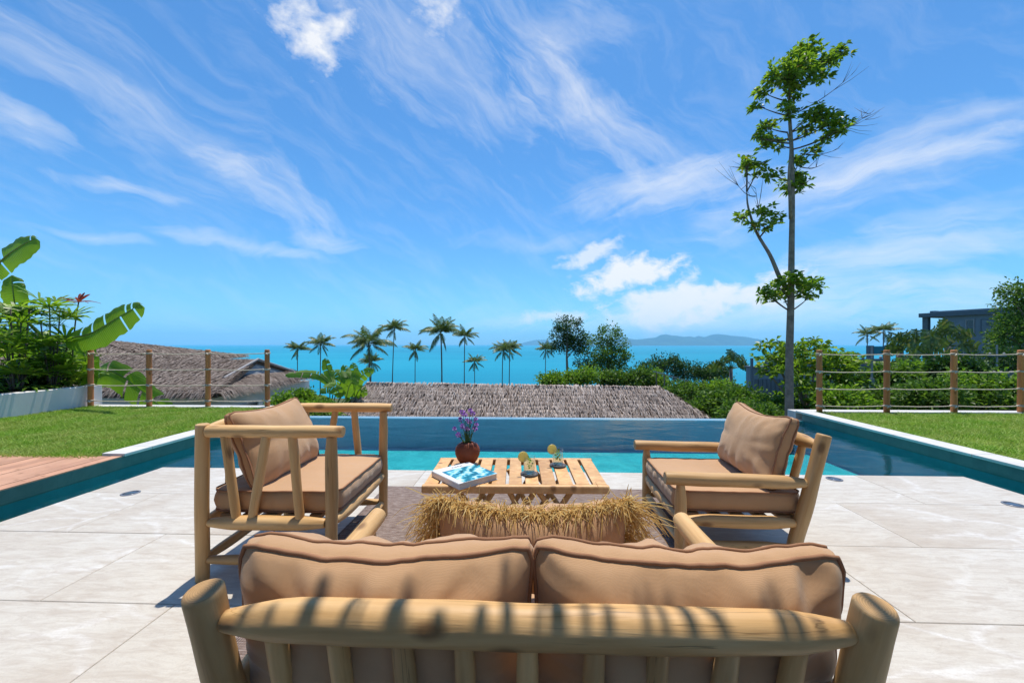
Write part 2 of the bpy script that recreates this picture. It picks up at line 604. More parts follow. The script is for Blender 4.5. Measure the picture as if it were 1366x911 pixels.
def seamat():
    t = MT('sea_water').set(rough=0.55, spec=0.12)
    v = t.coord('Object', (0.0004, 0.0011, 1))
    col = t.ramp(t.noise(v, 1.0, 5.0, 0.6, 0.5), [(0.25, (0.0, 0.175, 0.275)), (0.55, (0.0, 0.225, 0.335)), (0.8, (0.012, 0.29, 0.395))])
    t.color(col)
    t.bump(t.noise(t.coord('Object', (0.05, 0.12, 1)), 1.0, 6.0, 0.6), 0.3, 3.0)
    return t.m


M['sea'] = seamat()
M['island'] = plain('island_forest', (0.05, 0.085, 0.05), 0.9, 0.1, 0.3, 0.002)
M['earth'] = plain('hillside_ground', (0.075, 0.085, 0.035), 0.95, 0.1, 0.45, 0.35, 0.3, 8)
M['soil'] = plain('soil', (0.06, 0.04, 0.025), 0.95, 0.1, 0.3, 8.0, 0.4)


def turfmat():
    t = MT('turf').set(rough=0.9, spec=0.1)
    v = t.coord('Object')
    t.color(t.ramp(t.noise(v, 1.3, 6.0, 0.6), [(0.3, (0.10, 0.19, 0.02)), (0.7, (0.19, 0.27, 0.04))]))
    t.bump(t.noise(v, 60, 3.0), 0.5, 0.02)
    return t.m


M['turf'] = turfmat()


def grassmat():
    t = MT('grass_blade').set(rough=0.55, spec=0.25)
    v = t.coord('Object')
    a = t.ramp(t.island(), [(0.0, (0.11, 0.25, 0.015)), (0.5, (0.20, 0.38, 0.026)), (0.9, (0.29, 0.45, 0.05)), (1.0, (0.43, 0.42, 0.13))])
    p = t.ramp(t.noise(v, 1.6, 6.0, 0.68), [(0.40, (0, 0, 0)), (0.64, (1, 1, 1))])
    c = t.mix(t.math('MULTIPLY', p, 0.75), a, (0.36, 0.40, 0.10))
    t.color(c)
    t.translucent(0.35, c)
    return t.m


M['grass'] = grassmat()


def thatchmat(name, cols):
    t = MT(name).set(rough=0.95, spec=0.08)
    c = t.ramp(t.island(), cols)
    v = t.coord('Object')
    c = t.mix(t.ramp(t.noise(v, 1.2, 4.0, 0.6), [(0.4, (0, 0, 0)), (0.7, (0.5,) * 3)]), c, tuple(x * 0.6 for x in cols[1][1]))
    t.color(c)
    return t.m


M['thatch'] = thatchmat('grey_thatch', [(0.0, (0.17, 0.125, 0.10)), (0.35, (0.33, 0.265, 0.23)), (0.75, (0.46, 0.385, 0.34)), (1.0, (0.56, 0.48, 0.43))])
M['thatch_dark'] = thatchmat('brown_thatch', [(0.0, (0.12, 0.085, 0.068)), (0.35, (0.25, 0.195, 0.165)), (0.75, (0.37, 0.30, 0.255)), (1.0, (0.47, 0.395, 0.345))])
M['thatch_under'] = plain('thatch_underlayer', (0.10, 0.075, 0.06), 0.95, 0.05, 0.3, 12)
M['rope'] = plain('pale_rope', (0.58, 0.50, 0.40), 0.85, 0.1, 0.2, 30, 0.5, 150)
M['terracotta'] = plain('terracotta', (0.19, 0.045, 0.018), 0.6, 0.3, 0.15, 9, 0.15)


def rugmat():
    t = MT('woven_rug').set(rough=0.95, spec=0.05)
    v = t.coord('Object')
    w = t.N.new('ShaderNodeTexWave'); w.bands_direction = 'Y'; w.inputs['Scale'].default_value = 24; w.inputs['Distortion'].default_value = 1.2; w.inputs['Detail'].default_value = 3; w.inputs['Detail Scale'].default_value = 6
    w2 = t.N.new('ShaderNodeTexWave'); w2.bands_direction = 'X'; w2.inputs['Scale'].default_value = 30; w2.inputs['Distortion'].default_value = 2.0
    t.L.new(v, w.inputs[0]); t.L.new(v, w2.inputs[0])
    n = t.noise(t.coord('Object', (18, 60, 1)), 1.0, 4.0, 0.7)
    c = t.ramp(n, [(0.3, (0.15, 0.105, 0.09)), (0.5, (0.28, 0.215, 0.19)), (0.72, (0.42, 0.35, 0.32))])
    c = t.mix(t.math('MULTIPLY', w.outputs['Fac'], 0.4), c, (0.10, 0.062, 0.05))
    t.color(c)
    t.bump(t.math('ADD', w.outputs['Fac'], w2.outputs['Fac']), 0.6, 0.006)
    return t.m


M['rug'] = rugmat()
M['raffia'] = thatchmat('raffia', [(0.0, (0.50, 0.29, 0.09)), (0.35, (0.66, 0.43, 0.15)), (0.75, (0.76, 0.55, 0.23)), (1.0, (0.82, 0.66, 0.34))])
M['paper'] = plain('paper', (0.62, 0.58, 0.52), 0.8, 0.1, 0.1, 3)
M['ink'] = plain('dark_ink', (0.03, 0.03, 0.035), 0.6, 0.2)
M['metal'] = MT('brushed_steel').set(color=(0.16, 0.17, 0.20), metal=0.3, rough=0.5).m
M['slate'] = plain('slate_coaster', (0.085, 0.08, 0.085), 0.7, 0.3, 0.5, 20, 0.5, 80)

# ------------------------------------------------------------------ the setting
def setbox(name, x0, x1, y0, y1, z0, z1, mat, parent=None, bevel=0.0, kind='structure'):
    o = MB().box(x0, x1, y0, y1, z0, z1).build(name, mat, parent, bevel=bevel)
    if parent is None:
        o.matrix_world = SETM
        if kind: o['kind'] = kind
    return o


def hill(x, y):
    z = -2.3 if y < 9 else -2.3 - 0.131 * (y - 9)
    z += max(0.0, min(60.0, x - 18)) * 0.05 * min(1, max(0, (y - 5) / 15))
    if y > 12:
        z += 0.5 * mnoise.noise(Vector((x * 0.05, y * 0.05, 0)))
    return z


def ground():
    ys = list(np.linspace(-60, 9, 8)) + list(np.linspace(12, 120, 40)) + list(np.linspace(130, 480, 36))
    xs = list(np.linspace(-500, -80, 20)) + list(np.linspace(-70, 70, 50)) + list(np.linspace(80, 500, 20))
    b = MB()
    v = [(x, y, hill(x, y)) for y in ys for x in xs]
    n = len(xs)
    f = [(j * n + i, j * n + i + 1, (j + 1) * n + i + 1, (j + 1) * n + i) for j in range(len(ys) - 1) for i in range(n - 1)]
    o = b.add(v, f).build('ground', M['earth'], smooth=True)
    o['kind'] = 'structure'


ground()
SEA_Z = -60.0
sea = MB().add([(-26000, 300, SEA_Z), (26000, 300, SEA_Z), (26000, 26000, SEA_Z), (-26000, 26000, SEA_Z)], [(0, 1, 2, 3)]).build('sea', M['sea'])
sea['kind'] = 'structure'


def island(name, prof, d, depth, label):
    """prof: (px, height in px above the waterline) along the skyline"""
    sc = d / FPX
    rows = []
    pts = smooth_path([(p, h, 0) for p, h in prof], 6)
    b = MB()
    v = []
    n = len(pts)
    for k, (fy, fz) in enumerate(((0, 0.0), (0.15, 0.45), (0.35, 0.8), (0.5, 1.0), (0.75, 0.6), (1.0, 0.0))):
        for p in pts:
            x = (p.x - CX) * sc
            w = mnoise.noise(Vector((p.x * 0.09, k * 1.7, 3))) * 0.22 * (1 if 0 < fz < 1 else 0)
            v.append((x, d + fy * depth, SEA_Z - 1 + (max(0, p.y) * sc + 1) * (fz * (1 + w) if fz < 1 else 1)))
    f = [(k * n + i, k * n + i + 1, (k + 1) * n + i + 1, (k + 1) * n + i) for k in range(5) for i in range(n - 1)]
    o = b.add(v, f).build(name, M['island'], smooth=True)
    tag(o, label, 'island')
    o['kind'] = 'structure'


island('hills', [(828, 0), (836, 10), (846, 12), (856, 10.5), (866, 9), (876, 9.5), (888, 11), (896, 12), (904, 15.5), (912, 16.5), (920, 15), (928, 14.5), (938, 13), (948, 13.5), (954, 12), (960, 14), (968, 12.5), (978, 15.5), (988, 17), (998, 16), (1010, 14.5), (1022, 13.5), (1034, 12), (1046, 7), (1060, 0)], 15500, 3500,
       'blue forested island ridge on the sea horizon')
island('hills', [(690, 0), (705, 5), (725, 8), (748, 5), (775, 7), (800, 3), (822, 0)], 21000, 3000, 'fainter low island left of the long blue one')

# pool ------------------------------------------------------------
PL, PR = -3.55, 3.96          # edges of the paved terrace
CL, CR = -4.17, 4.60          # inner faces of the outer pool walls
FY, WY = 3.76, 6.80           # front of terrace, inner face of overflow edge
WZ, PZ = -0.075, -0.60        # water level, pool floor

setbox('pool_floor', CL - 0.3, CR + 0.3, -8, WY + 0.1, PZ - 0.25, PZ, M['poolfloor'])
for xa, xb in ((CL - 0.28, CL), (CR, CR + 0.28)):
    setbox('pool_wall', xa, xb, -8, WY + 0.03, PZ - 1.6, WZ - 0.012, M['poolblue'])
    setbox('pool_fascia', xa, xb, -8, WY + 0.03, WZ - 0.0115, 0.035, M['poolwall'])
setbox('pool_wall', CL, CR, WY - 0.03, WY - 0.001, PZ - 0.1, WZ - 0.006, M['poolblue'])
setbox('terrace_base', PL + 0.02, PR - 0.02, -8, FY - 0.02, PZ - 0.2, -0.03, M['poolwall'])
t_ = MT('wet_overflow_stone').set(rough=0.12, spec=0.6)
t_.color(t_.ramp(t_.noise(t_.coord('Object'), 5.0, 4.0), [(0.3, (0.16, 0.24, 0.27)), (0.7, (0.27, 0.35, 0.38))]))
M['wet'] = t_.m
setbox('overflow_edge', CL - 0.28, CR + 0.28, WY, WY + 0.17, -2.6, WZ - 0.004, M['wet'])
for k in range(9):      # coping stones, right and left
    y0, y1 = -1.0 + k * 0.88, -1.0 + (k + 1) * 0.88 - 0.006
    if k == 8: y1 = WY + 0.17
    r = setbox('coping', CR - 0.012, CR + 0.235, y0, y1, 0.037, 0.068, M['coping'], bevel=0.004)
    if y0 > 3.0 or k > 4:
        yy = max(y0, 3.972)
        setbox('coping', CL - 0.235, CL + 0.012, yy, y1, 0.037, 0.068, M['coping'], bevel=0.004)
b = MB()
ring = [(CL - .05, -7.9), (PL + .04, -7.9), (PL + .04, FY - .04), (PR - .04, FY - .04), (PR - .04, -7.9), (CR + .05, -7.9), (CR + .05, WY + .02), (CL - .05, WY + .02)]
nn_ = len(ring)
b.add([(x, y, PZ - 0.05) for x, y in ring] + [(x, y, WZ) for x, y in ring],
      [tuple(range(nn_ - 1, -1, -1)), tuple(range(nn_, 2 * nn_))] + [(i, (i + 1) % nn_, nn_ + (i + 1) % nn_, nn_ + i) for i in range(nn_)])
w_ = b.build('pool_water', M['water']); w_.matrix_world = SETM; w_['kind'] = 'structure'

# paved terrace: each tile its own piece
patio = setbox('patio', PL + 0.01, PR - 0.01, -4.2, FY - 0.01, -0.03, -0.004, M['grout'])
TW, TD = 1.32, 0.66
rt = random.Random(4)
tile_cache = {}
row = 0
y1 = FY
while y1 > -4.0:
    y0 = y1 - TD
    off = -1.62 + (0.0 if row % 2 else 0.66)
    edges = [PL] + [off + TW * k for k in range(-4, 6) if PL + 0.12 < off + TW * k < PR - 0.12] + [PR]
    for xa, xb in zip(edges, edges[1:]):
        w, d = round(xb - xa - 0.004, 3), TD - 0.004
        key = w
        if key not in tile_cache:
            h_ = 0.0035
            mb = MB()
            v = [(-w / 2, -d / 2, -0.012), (w / 2, -d / 2, -0.012), (w / 2, d / 2, -0.012), (-w / 2, d / 2, -0.012)]
            v += [(x, y, 0.006) for x, y, _ in v[:4]]
            e = 0.0025
            v += [(x - math.copysign(e, x), y - math.copysign(e, y), 0.0085) for x, y, _ in v[:4]]
            f = [(i, (i + 1) % 4, 4 + (i + 1) % 4, 4 + i) for i in range(4)] + [(4 + i, 4 + (i + 1) % 4, 8 + (i + 1) % 4, 8 + i) for i in range(4)] + [(8, 9, 10, 11)]
            tile_cache[key] = mb.add(v, f).mesh('tile', M['stone'])
        t = link('tile', tile_cache[key], patio, Matrix.Translation(((xa + xb) / 2, (y0 + y1) / 2, rt.uniform(-0.0008, 0.0008) - 0.008)))
    y1 = y0
    row += 1

# terrace under the lawns
def slab(name, x0, x1, y0, y1, z0, z1, mat):
    return setbox(name, x0, x1, y0, y1, z0, z1, mat)


slab('lawn_bed', -8.33, CL - 0.237, -8, 7.10, -2.6, 0.0, M['soil'])
slab('lawn_bed', CR + 0.237, 14.5, -8, 7.00, -2.6, 0.0, M['soil'])
slab('lawn', -8.14, CL - 0.238, 3.97, 7.06, 0.0, 0.032, M['turf'])
slab('lawn', CR + 0.238, 14.0, -3.0, 6.93, 0.0, 0.032, M['turf'])
setbox('kerb', -8.3, CL - 0.20, 7.07, 7.30, -2.6, 0.05, M['coping'], bevel=0.004)
setbox('kerb', CR + 0.0, 14.5, 6.985, 7.20, -2.6, 0.05, M['coping'], bevel=0.004)


def grass(name, x0, x1, y0, y1, n, label, seed):
    r = np.random.default_rng(seed)
    # denser near the viewer's side edge, thinner far away
    x = r.uniform(x0 - .02, x1 + .025, n); y = r.uniform(y0 - .04, y1, n)
    lump = 0.5 + 0.5 * np.sin(x * 5.1 + 1.7 * np.sin(y * 3.3)) * np.sin(y * 6.3 + 1.3 * np.sin(x * 4.1 + 2)) + 0.35 * np.sin(x * 17 + 3 * np.sin(y * 9)) * np.sin(y * 15)
    h = r.uniform(0.018, 0.045, n) * (0.75 + 0.7 * np.clip(lump, 0, 1.3)); a = r.uniform(0, 2 * np.pi, n); w = r.uniform(0.0035, 0.007, n)
    lean = r.uniform(0.5, 2.0, n) * h; la = r.uniform(0, 2 * np.pi, n)
    z0 = 0.030
    bx, by = np.cos(a) * w, np.sin(a) * w
    tip = np.stack([x + np.cos(la) * lean, y + np.sin(la) * lean, z0 + h], 1)
    v = np.stack([np.stack([x - bx, y - by, np.full(n, z0)], 1), np.stack([x + bx, y + by, np.full(n, z0)], 1), tip], 1).reshape(-1, 3)
    me = bpy.data.meshes.new(name)
    me.from_pydata(v.tolist(), [], np.arange(3 * n).reshape(-1, 3).tolist())
    me.materials.append(M['grass'])
    o = link(name, me)
    o.matrix_world = SETM
    tag(o, label, 'grass', kind='stuff')


grass('grass', -8.14, CL - 0.24, 3.93, 7.06, 90000, 'short green grass on the left lawn beside the planter', 1)
grass('grass', CR + 0.24, 12.5, 3.0, 6.94, 110000, 'short green grass on the right lawn behind the pool channel', 2)

# timber deck left of the channel, one board at a time
deck = empty('deck', (0, 0, 0)); deck.matrix_world = SETM
tag(deck, 'reddish timber deck boards at the left edge beside the lawn', 'deck', kind='structure')
bm_ = MB().box(-0.058, 0.058, -2.6, 2.6, 0.004, 0.046).mesh('board', M['deck'])
for k in range(31):
    x = CL - 0.062 - k * 0.121
    link('board', bm_, deck, Matrix.Translation((x, 3.96 - 2.6 - 0.012 * ((k * 7) % 3), 0.001 * ((k * 5) % 3) - 0.002)))

# low white planter wall
pw = setbox('planter_wall', -8.32, -8.15, 1.2, 7.36, 0.0, 0.42, M['white'], bevel=0.012, kind=None)
tag(pw, 'low white plastered planter wall left of the lawn', 'wall')
sb = setbox('planter_soil', -14.0, -8.33, 1.2, 7.33, -2.6, 0.34, M['soil'])

# recessed lights in the paving
def deck_light(px, py, label):
    p = G(px, py)
    e = empty('deck_light', (p.x, p.y, 0.0))
    tag(e, label, 'light', 'round lights let into the paving')
    ring_ = MB(); prof = [(0.062, 0.0), (0.062, 0.004), (0.057, 0.0055), (0.05, 0.0055), (0.049, 0.003)]
    lathe(ring_, prof, 28); ring_.build('rim', M['metal'], e, True)
    gl = MB(); lathe(gl, [(0.049, 0.0005), (0.049, 0.0035), (0.03, 0.0042), (0.0005, 0.0045)], 28)
    gl.build('lens', M['lens'], e, True)


def lathe(b, prof, segs=20, wob=0.0):
    v, f = [], []
    for (r, z) in prof:
        for k in range(segs):
            a = 2 * math.pi * k / segs
            v.append((r * math.cos(a), r * math.sin(a), z))
    for i in range(len(prof) - 1):
        for k in range(segs):
            k2 = (k + 1) % segs
            f.append((i * segs + k, i * segs + k2, (i + 1) * segs + k2, (i + 1) * segs + k))
    return b.add(v, f)


M['lens'] = MT('dark_lens').set(color=(0.05, 0.06, 0.085), rough=0.15, spec=0.6).m
deck_light(174, 658, 'round recessed light in the paving left of the slatted armchair')
deck_light(1113, 639, 'round recessed light at the pool edge behind the right armchair')
deck_light(1352, 673, 'round recessed light in the paving at the far right')

# ------------------------------------------------------------------ fences: posts, ropes, knots
def fence(label, pts, ext0, ext1, zb):
    e = empty('rope_fence', pts[0])
    tag(e, label, 'fence', 'rope fences at the lawn edges')
    o0 = Vector(pts[0])
    H = 1.10
    zs = [1.03, 0.735, 0.445, 0.155]
    rp = random.Random(len(label))
    me = None
    for p in pts:
        q = Vector(p) - o0
        b = MB()
        rr = [0.0425, 0.0435, 0.0425, 0.042, 0.0435, 0.042, 0.0425, 0.040, 0.032]
        zz = [zb, 0.15, 0.35, 0.55, 0.75, 0.9, H - 0.012, H - 0.004, H]
        b.tube([q + Vector((mnoise.noise(Vector((z * 3, p[0], 0))) * 0.004, 0, z)) for z in zz], rr, 14)
        b.build('post', M['post'], e, True)
        for z in zs:
            kb = MB()
            for dz in (-0.009, 0.009):
                kb.tube([q + Vector((0.048 * math.cos(a), 0.048 * math.sin(a), z + dz + 0.004 * math.sin(a * 2 + rp.random()))) for a in np.linspace(0, 2 * math.pi, 15)], 0.0075, 5, False)
            s = rp.choice((-1, 1))
            kb.tube([q + Vector((s * 0.015, -0.052, z)), q + Vector((s * 0.035, -0.065, z - 0.012)), q + Vector((s * 0.05, -0.06, z - 0.028))], [0.010, 0.009, 0.006], 6)
            kb.build('knot', M['rope'], e, True)
    ends = [Vector(p) - o0 for p in pts]
    if ext0: ends = [ends[0] + (ends[0] - ends[1]).normalized() * ext0] + ends
    if ext1: ends = ends + [ends[-1] + (ends[-1] - ends[-2]).normalized() * ext1]
    for z in zs:
        path = []
        for a, c in zip(ends, ends[1:]):
            for k in range(6):
                t = k / 6
                path.append(a.lerp(c, t) + Vector((0, 0.0, z - 0.016 * 4 * t * (1 - t) + rp.uniform(-.002, .002))))
        path.append(ends[-1] + Vector((0, 0, z)))
        MB().tube(path, 0.0078, 6).build('rope', M['rope'], e, True)
    return e


fence('rope fence with four brown posts behind the left lawn', [tuple(G(px, 545.5)) for px in (121, 199, 277.5, 356.5)], 0, 0, -0.01)
rf_pts = [G(px, 553.5) for px in (1093, 1183, 1272.5, 1362)]
step_ = rf_pts[3] - rf_pts[2]
fence('rope fence with orange brown posts behind the right lawn', [tuple(p) for p in rf_pts] + [tuple(rf_pts[3] + step_)], 0, 0, -0.01)

# ------------------------------------------------------------------ thatched roofs
def thatch_blades(b, P00, P10, P11, P01, spacing, width, seed, thick=0.09, tipdrop=0.0):
    """courses of grass bundles on the quad eave-left, eave-right, ridge-right, ridge-left"""
    r = np.random.default_rng(seed)
    P00, P10, P11, P01 = [np.array(p, float) for p in (P00, P10, P11, P01)]
    nrm = np.cross(P10 - P00, P01 - P00); nrm /= np.linalg.norm(nrm)
    if nrm[2] < 0: nrm = -nrm
    L = 0.5 * (np.linalg.norm(P01 - P00) + np.linalg.norm(P11 - P10))
    rows = max(2, int(L / spacing))
    V = []
    for i in range(rows + 1):
        t = i / rows
        A, B = P00 * (1 - t) + P01 * t, P10 * (1 - t) + P11 * t
        wid = np.linalg.norm(B - A)
        n = int(wid / width * 1.7) + 1
        u = r.uniform(0, 1, n)
        tt = t + (r.normal(0, 0.07, n) + 0.16 * np.sin(u * wid * 2.1 + i * 1.3)) / rows
        base = (P00 * (1 - u)[:, None] + P10 * u[:, None]) * (1 - tt)[:, None] + (P01 * (1 - u)[:, None] + P11 * u[:, None]) * tt[:, None]
        side = (P10 - P00) / np.linalg.norm(P10 - P00)
        dn = np.cross(nrm, side); dn = dn if dn[2] < 0 else -dn
        down = np.repeat(dn[None, :], n, 0)
        ln = spacing * r.uniform(0.95, 1.4, n)
        w = width * r.uniform(0.5, 1.2, n)
        lift0 = r.uniform(0.0, 0.03, n); lift1 = thick * r.uniform(0.35, 1.1, n)
        skew = r.normal(0, 0.14, n)[:, None] * ln[:, None] * side
        top = base - down * (spacing * 0.5) + nrm * lift0[:, None]
        mid = base + down * (ln * 0.3)[:, None] + nrm * lift1[:, None]
        tip = base + down * ln[:, None] + nrm * (lift1 * 0.75)[:, None] + skew
        if tipdrop and i < 2:
            tip[:, 2] -= tipdrop * r.uniform(0.3, 1.0, n)
        sw = side * w[:, None] * 0.5
        V.append(np.stack([top - sw * 0.7, top + sw * 0.7, mid + sw, tip + sw * 0.25, tip - sw * 0.25, mid - sw], 1).reshape(-1, 3))
    V = np.concatenate(V)
    n = len(V) // 6
    i0 = np.arange(n) * 6
    F = np.concatenate([np.stack([i0, i0 + 1, i0 + 2, i0 + 5], 1), np.stack([i0 + 5, i0 + 2, i0 + 3, i0 + 4], 1)])
    b.add(V, F.tolist())


def roof_part(parent, quads, spacing, width, seed, mat, thick=0.09, tipdrop=0.0):
    ub = MB()
    for q in quads:
        nr = (Vector(q[1]) - Vector(q[0])).cross(Vector(q[3]) - Vector(q[0])).normalized()
        if nr.z < 0: nr = -nr
        lo = [tuple(Vector(p) - nr * 0.14) for p in q]
        ub.add(list(q) + lo, [(0, 1, 2, 3), (7, 6, 5, 4), (0, 4, 5, 1), (1, 5, 6, 2), (2, 6, 7, 3), (3, 7, 4, 0)])
    roof = ub.build('roof', M['thatch_under'], parent)
    tb = MB()
    for k, q in enumerate(quads):
        thatch_blades(tb, *q, spacing, width, seed + k, thick, tipdrop)
    th = tb.build('thatch', mat, roof)
    th['kind'] = 'stuff'
    return roof


M['dark'] = plain('dark_opening', (0.02, 0.02, 0.02), 0.6, 0.3)
M['windowglass'] = MT('window_glass').set(color=(0.03, 0.045, 0.06), rough=0.06, spec=0.8).m
M['grey_board'] = plain('grey_gable_board', (0.30, 0.29, 0.29), 0.8, 0.2, 0.1)


def pavilion():
    e = empty('thatched_pavilion', (0, 15, -4.2))
    tag(e, 'grey thatched hip roof just below the pool edge', 'house')
    rl, rr = D(488, 513, 15.2), D(884, 519, 14.7)
    o = Vector((0, 15, -4.2))
    k = 2.6
    # slope towards the viewer: follow the hips down
    def down(p, dx, dist):
        return Vector((p.x + dx, p.y - dist, p.z - 0.66 * dist))
    el, er = down(rl, -0.9, 3.0), down(rr, 2.55, 3.0)
    bl, br = Vector((rl.x - 0.9, rl.y + 3, el.z)), Vector((rr.x + 2.3, rr.y + 3, er.z))
    rl, rr, el, er, bl, br = [p - o for p in (rl, rr, el, er, bl, br)]
    roof_part(e, [(el, er, rr, rl), (br, bl, rl, rr), (er, br, rr, rr), (bl, el, rl, rl)], 0.21, 0.027, 5, M['thatch'], 0.11)
    rb = MB(); rr_ = random.Random(3)
    thatch_blades(rb, rl + Vector((0, -.22, -.135)), rr + Vector((0, -.22, -.135)), rr + Vector((0, .08, .045)), rl + Vector((0, .08, .045)), 0.15, 0.05, 77, 0.05)
    c = rb.build('ridge_cap', M['thatch'], e); c['kind'] = 'stuff'
    wb = MB(); wb.box(el.x + 0.9, er.x - 0.9, el.y + 0.8, bl.y - 0.8, 0.0, el.z + 0.25)
    wb.build('wall', M['white'], e)


pavilion()


def left_house():
    o = Vector((-14.5, 18, -4.6))
    e = empty('thatched_house', o)
    tag(e, 'white walled house with brown thatched roof behind the left fence', 'house')
    A, B = Vector((-10.4, 14, -.56)), Vector((-11.1, 22.0, -.54))
    C, Dd = Vector((-19.8, 15.6, -.54)), Vector((-20.4, 23.4, -.54))
    R1, R2 = Vector((-11.55, 18, .46)), Vector((-19.2, 19.6, .58))
    Gl, Gr = Vector((-11.35, 15.6, -.16)), Vector((-11.25, 20.4, -.22))
    A, B, C, Dd, R1, R2, Gl, Gr = [p - o for p in (A, B, C, Dd, R1, R2, Gl, Gr)]
    roof = roof_part(e, [(C, A, R1, R2), (B, Dd, R2, R1), (A, B, Gr, Gl), (Dd, C, R2, R2)], 0.22, 0.038, 21, M['thatch_dark'], 0.085, 0.22)
    gx = Vector((0.10, 0, 0.02))
    MB().add([Gl - gx, Gr - gx, R1 - gx], [(0, 1, 2)]).build('gable', M['grey_board'], roof)
    for a, c in ((Gl, R1), (Gr, R1)):
        MB().tube([a + Vector((.06, 0, .03)), c + Vector((.06, 0, .06))], [0.06, 0.055], 6).build('barge_board', M['grey_board'], roof)
    # walls, set back under the eaves
    w0, w1 = Vector((-11.45, 15.1, 0)) - o, Vector((-19.2, 22.5, 0)) - o
    MB().box(w1.x, w0.x, w0.y, w1.y, 0.0, 3.75).build('wall', M['white'], e)
    for (y0, y1, z0, z1) in ((16.3, 17.9, -2.6, -1.35), (19.2, 20.6, -2.6, -1.35)):
        fx = w0.x
        f_ = MB()
        for (a0, a1, b0, b1) in ((y0, y1, z1 - .07, z1), (y0, y1, z0, z0 + .07), (y0, y0 + .07, z0 + .07, z1 - .07), (y1 - .07, y1, z0 + .07, z1 - .07)):
            f_.box(fx + .002, fx + .05, a0 - o.y, a1 - o.y, b0 - o.z, b1 - o.z)
        win = f_.build('window', M['grey_board'], e)
        MB().box(fx + .004, fx + .02, y0 + .07 - o.y, y1 - .07 - o.y, z0 + .07 - o.z, z1 - .07 - o.z).build('pane', M['windowglass'], win)
    for (x0, x1) in ((-13.4, -12.2), (-16.4, -14.6)):
        f_ = MB()
        fy = w0.y
        f_.box(x0 - o.x, x1 - o.x, fy - .05, fy - .002, -1.42 - o.z, -1.35 - o.z).box(x0 - o.x, x1 - o.x, fy - .05, fy - .002, -2.7 - o.z, -2.63 - o.z)
        f_.box(x0 - o.x, x0 + .07 - o.x, fy - .05, fy - .002, -2.63 - o.z, -1.42 - o.z).box(x1 - .07 - o.x, x1 - o.x, fy - .05, fy - .002, -2.63 - o.z, -1.42 - o.z)
        win = f_.build('window', M['grey_board'], e)
        MB().box(x0 + .07 - o.x, x1 - .07 - o.x, fy - .02, fy - .004, -2.63 - o.z, -1.42 - o.z).build('pane', M['windowglass'], win)


left_house()


def far_left_house():
    o = Vector((-26, 26, -4.5))
    e = empty('thatched_house', o)
    tag(e, 'thatched roof rising behind the planter palms at far left', 'house')
    a, b_ = D(-150, 486, 21), D(205, 480, 22.5)
    c, d = D(-30, 440, 26), D(112, 451, 26)
    bb, ba = Vector((b_.x - .5, 31, b_.z)), Vector((a.x - .5, 31, a.z))
    a, b_, c, d, bb, ba = [p - o for p in (a, b_, c, d, bb, ba)]
    roof_part(e, [(a, b_, d, c), (b_, bb, d, d), (bb, ba, c, d), (ba, a, c, c)], 0.28, 0.055, 55, M['thatch_dark'], 0.1, 0.2)
    MB().box(a.x + 1, b_.x - 1, min(a.y, b_.y) + 2.0, 4, 0, a.z + .1).build('wall', M['white'], e)


far_left_house()

# ------------------------------------------------------------------ furniture helpers
def log(name, p0, p1, r, parent, mat=None, t0=0.0, t1=0.0, bow=0.0, seed=0, segs=20, rings=14, belly=0.0):
    """a peeled log; mesh runs along its own z axis so the grain follows the wood. t0/t1: how much the ends are whittled down"""
    p0, p1 = Vector(p0), Vector(p1)
    L = (p1 - p0).length
    z = (p1 - p0) / L
    ref = Vector((0, 0, 1)) if abs(z.z) < 0.9 else Vector((0, 1, 0))
    x = ref.cross(z).normalized(); y = z.cross(x)
    m = Matrix((x, y, z)).transposed().to_4x4(); m.translation = p0
    ed = [0.0, 0.0015 / L, 0.005 / L, 0.012 / L]
    ts = ed + [ed[3] + (1 - 2 * ed[3]) * (i + 1) / (rings + 1) for i in range(rings)] + [1 - q for q in reversed(ed)]
    v, f = [], []
    for i, t in enumerate(ts):
        rr = r * (1 + belly * math.sin(math.pi * t))
        zone = min(0.22, 0.13 / L)
        if t0 and t < zone: rr *= 1 - t0 * (1 - t / zone) ** 1.3
        if t1 and t > 1 - zone: rr *= 1 - t1 * (1 - (1 - t) / zone) ** 1.3
        e_ = min(i, len(ts) - 1 - i)
        if e_ < 3: rr -= min(rr * .3, (0.006, 0.0028, 0.0006)[e_])
        zz = t * L
        cx = bow * math.sin(math.pi * t) + 0.13 * r * mnoise.noise(Vector((seed * 3.1, zz * 4, 0)))
        cy = 0.13 * r * mnoise.noise(Vector((seed * 3.1, zz * 4, 9)))
        for k in range(segs):
            a = 2 * math.pi * k / segs
            q = rr * (1 + 0.075 * mnoise.noise(Vector((math.cos(a) * 1.2 + seed, math.sin(a) * 1.2, zz * 5))))
            v.append((cx + q * math.cos(a), cy + q * math.sin(a), zz))
    for i in range(len(ts) - 1):
        for k in range(segs):
            k2 = (k + 1) % segs
            f.append((i * segs + k, i * segs + k2, (i + 1) * segs + k2, (i + 1) * segs + k))
    f.append(tuple(range(segs - 1, -1, -1)))
    f.append(tuple((len(ts) - 1) * segs + k for k in range(segs)))
    me = MB().add(v, f).mesh(name, mat or M['log'], True)
    for p in me.polygons[-2:]: p.use_smooth = False
    return link(name, me, parent, m)


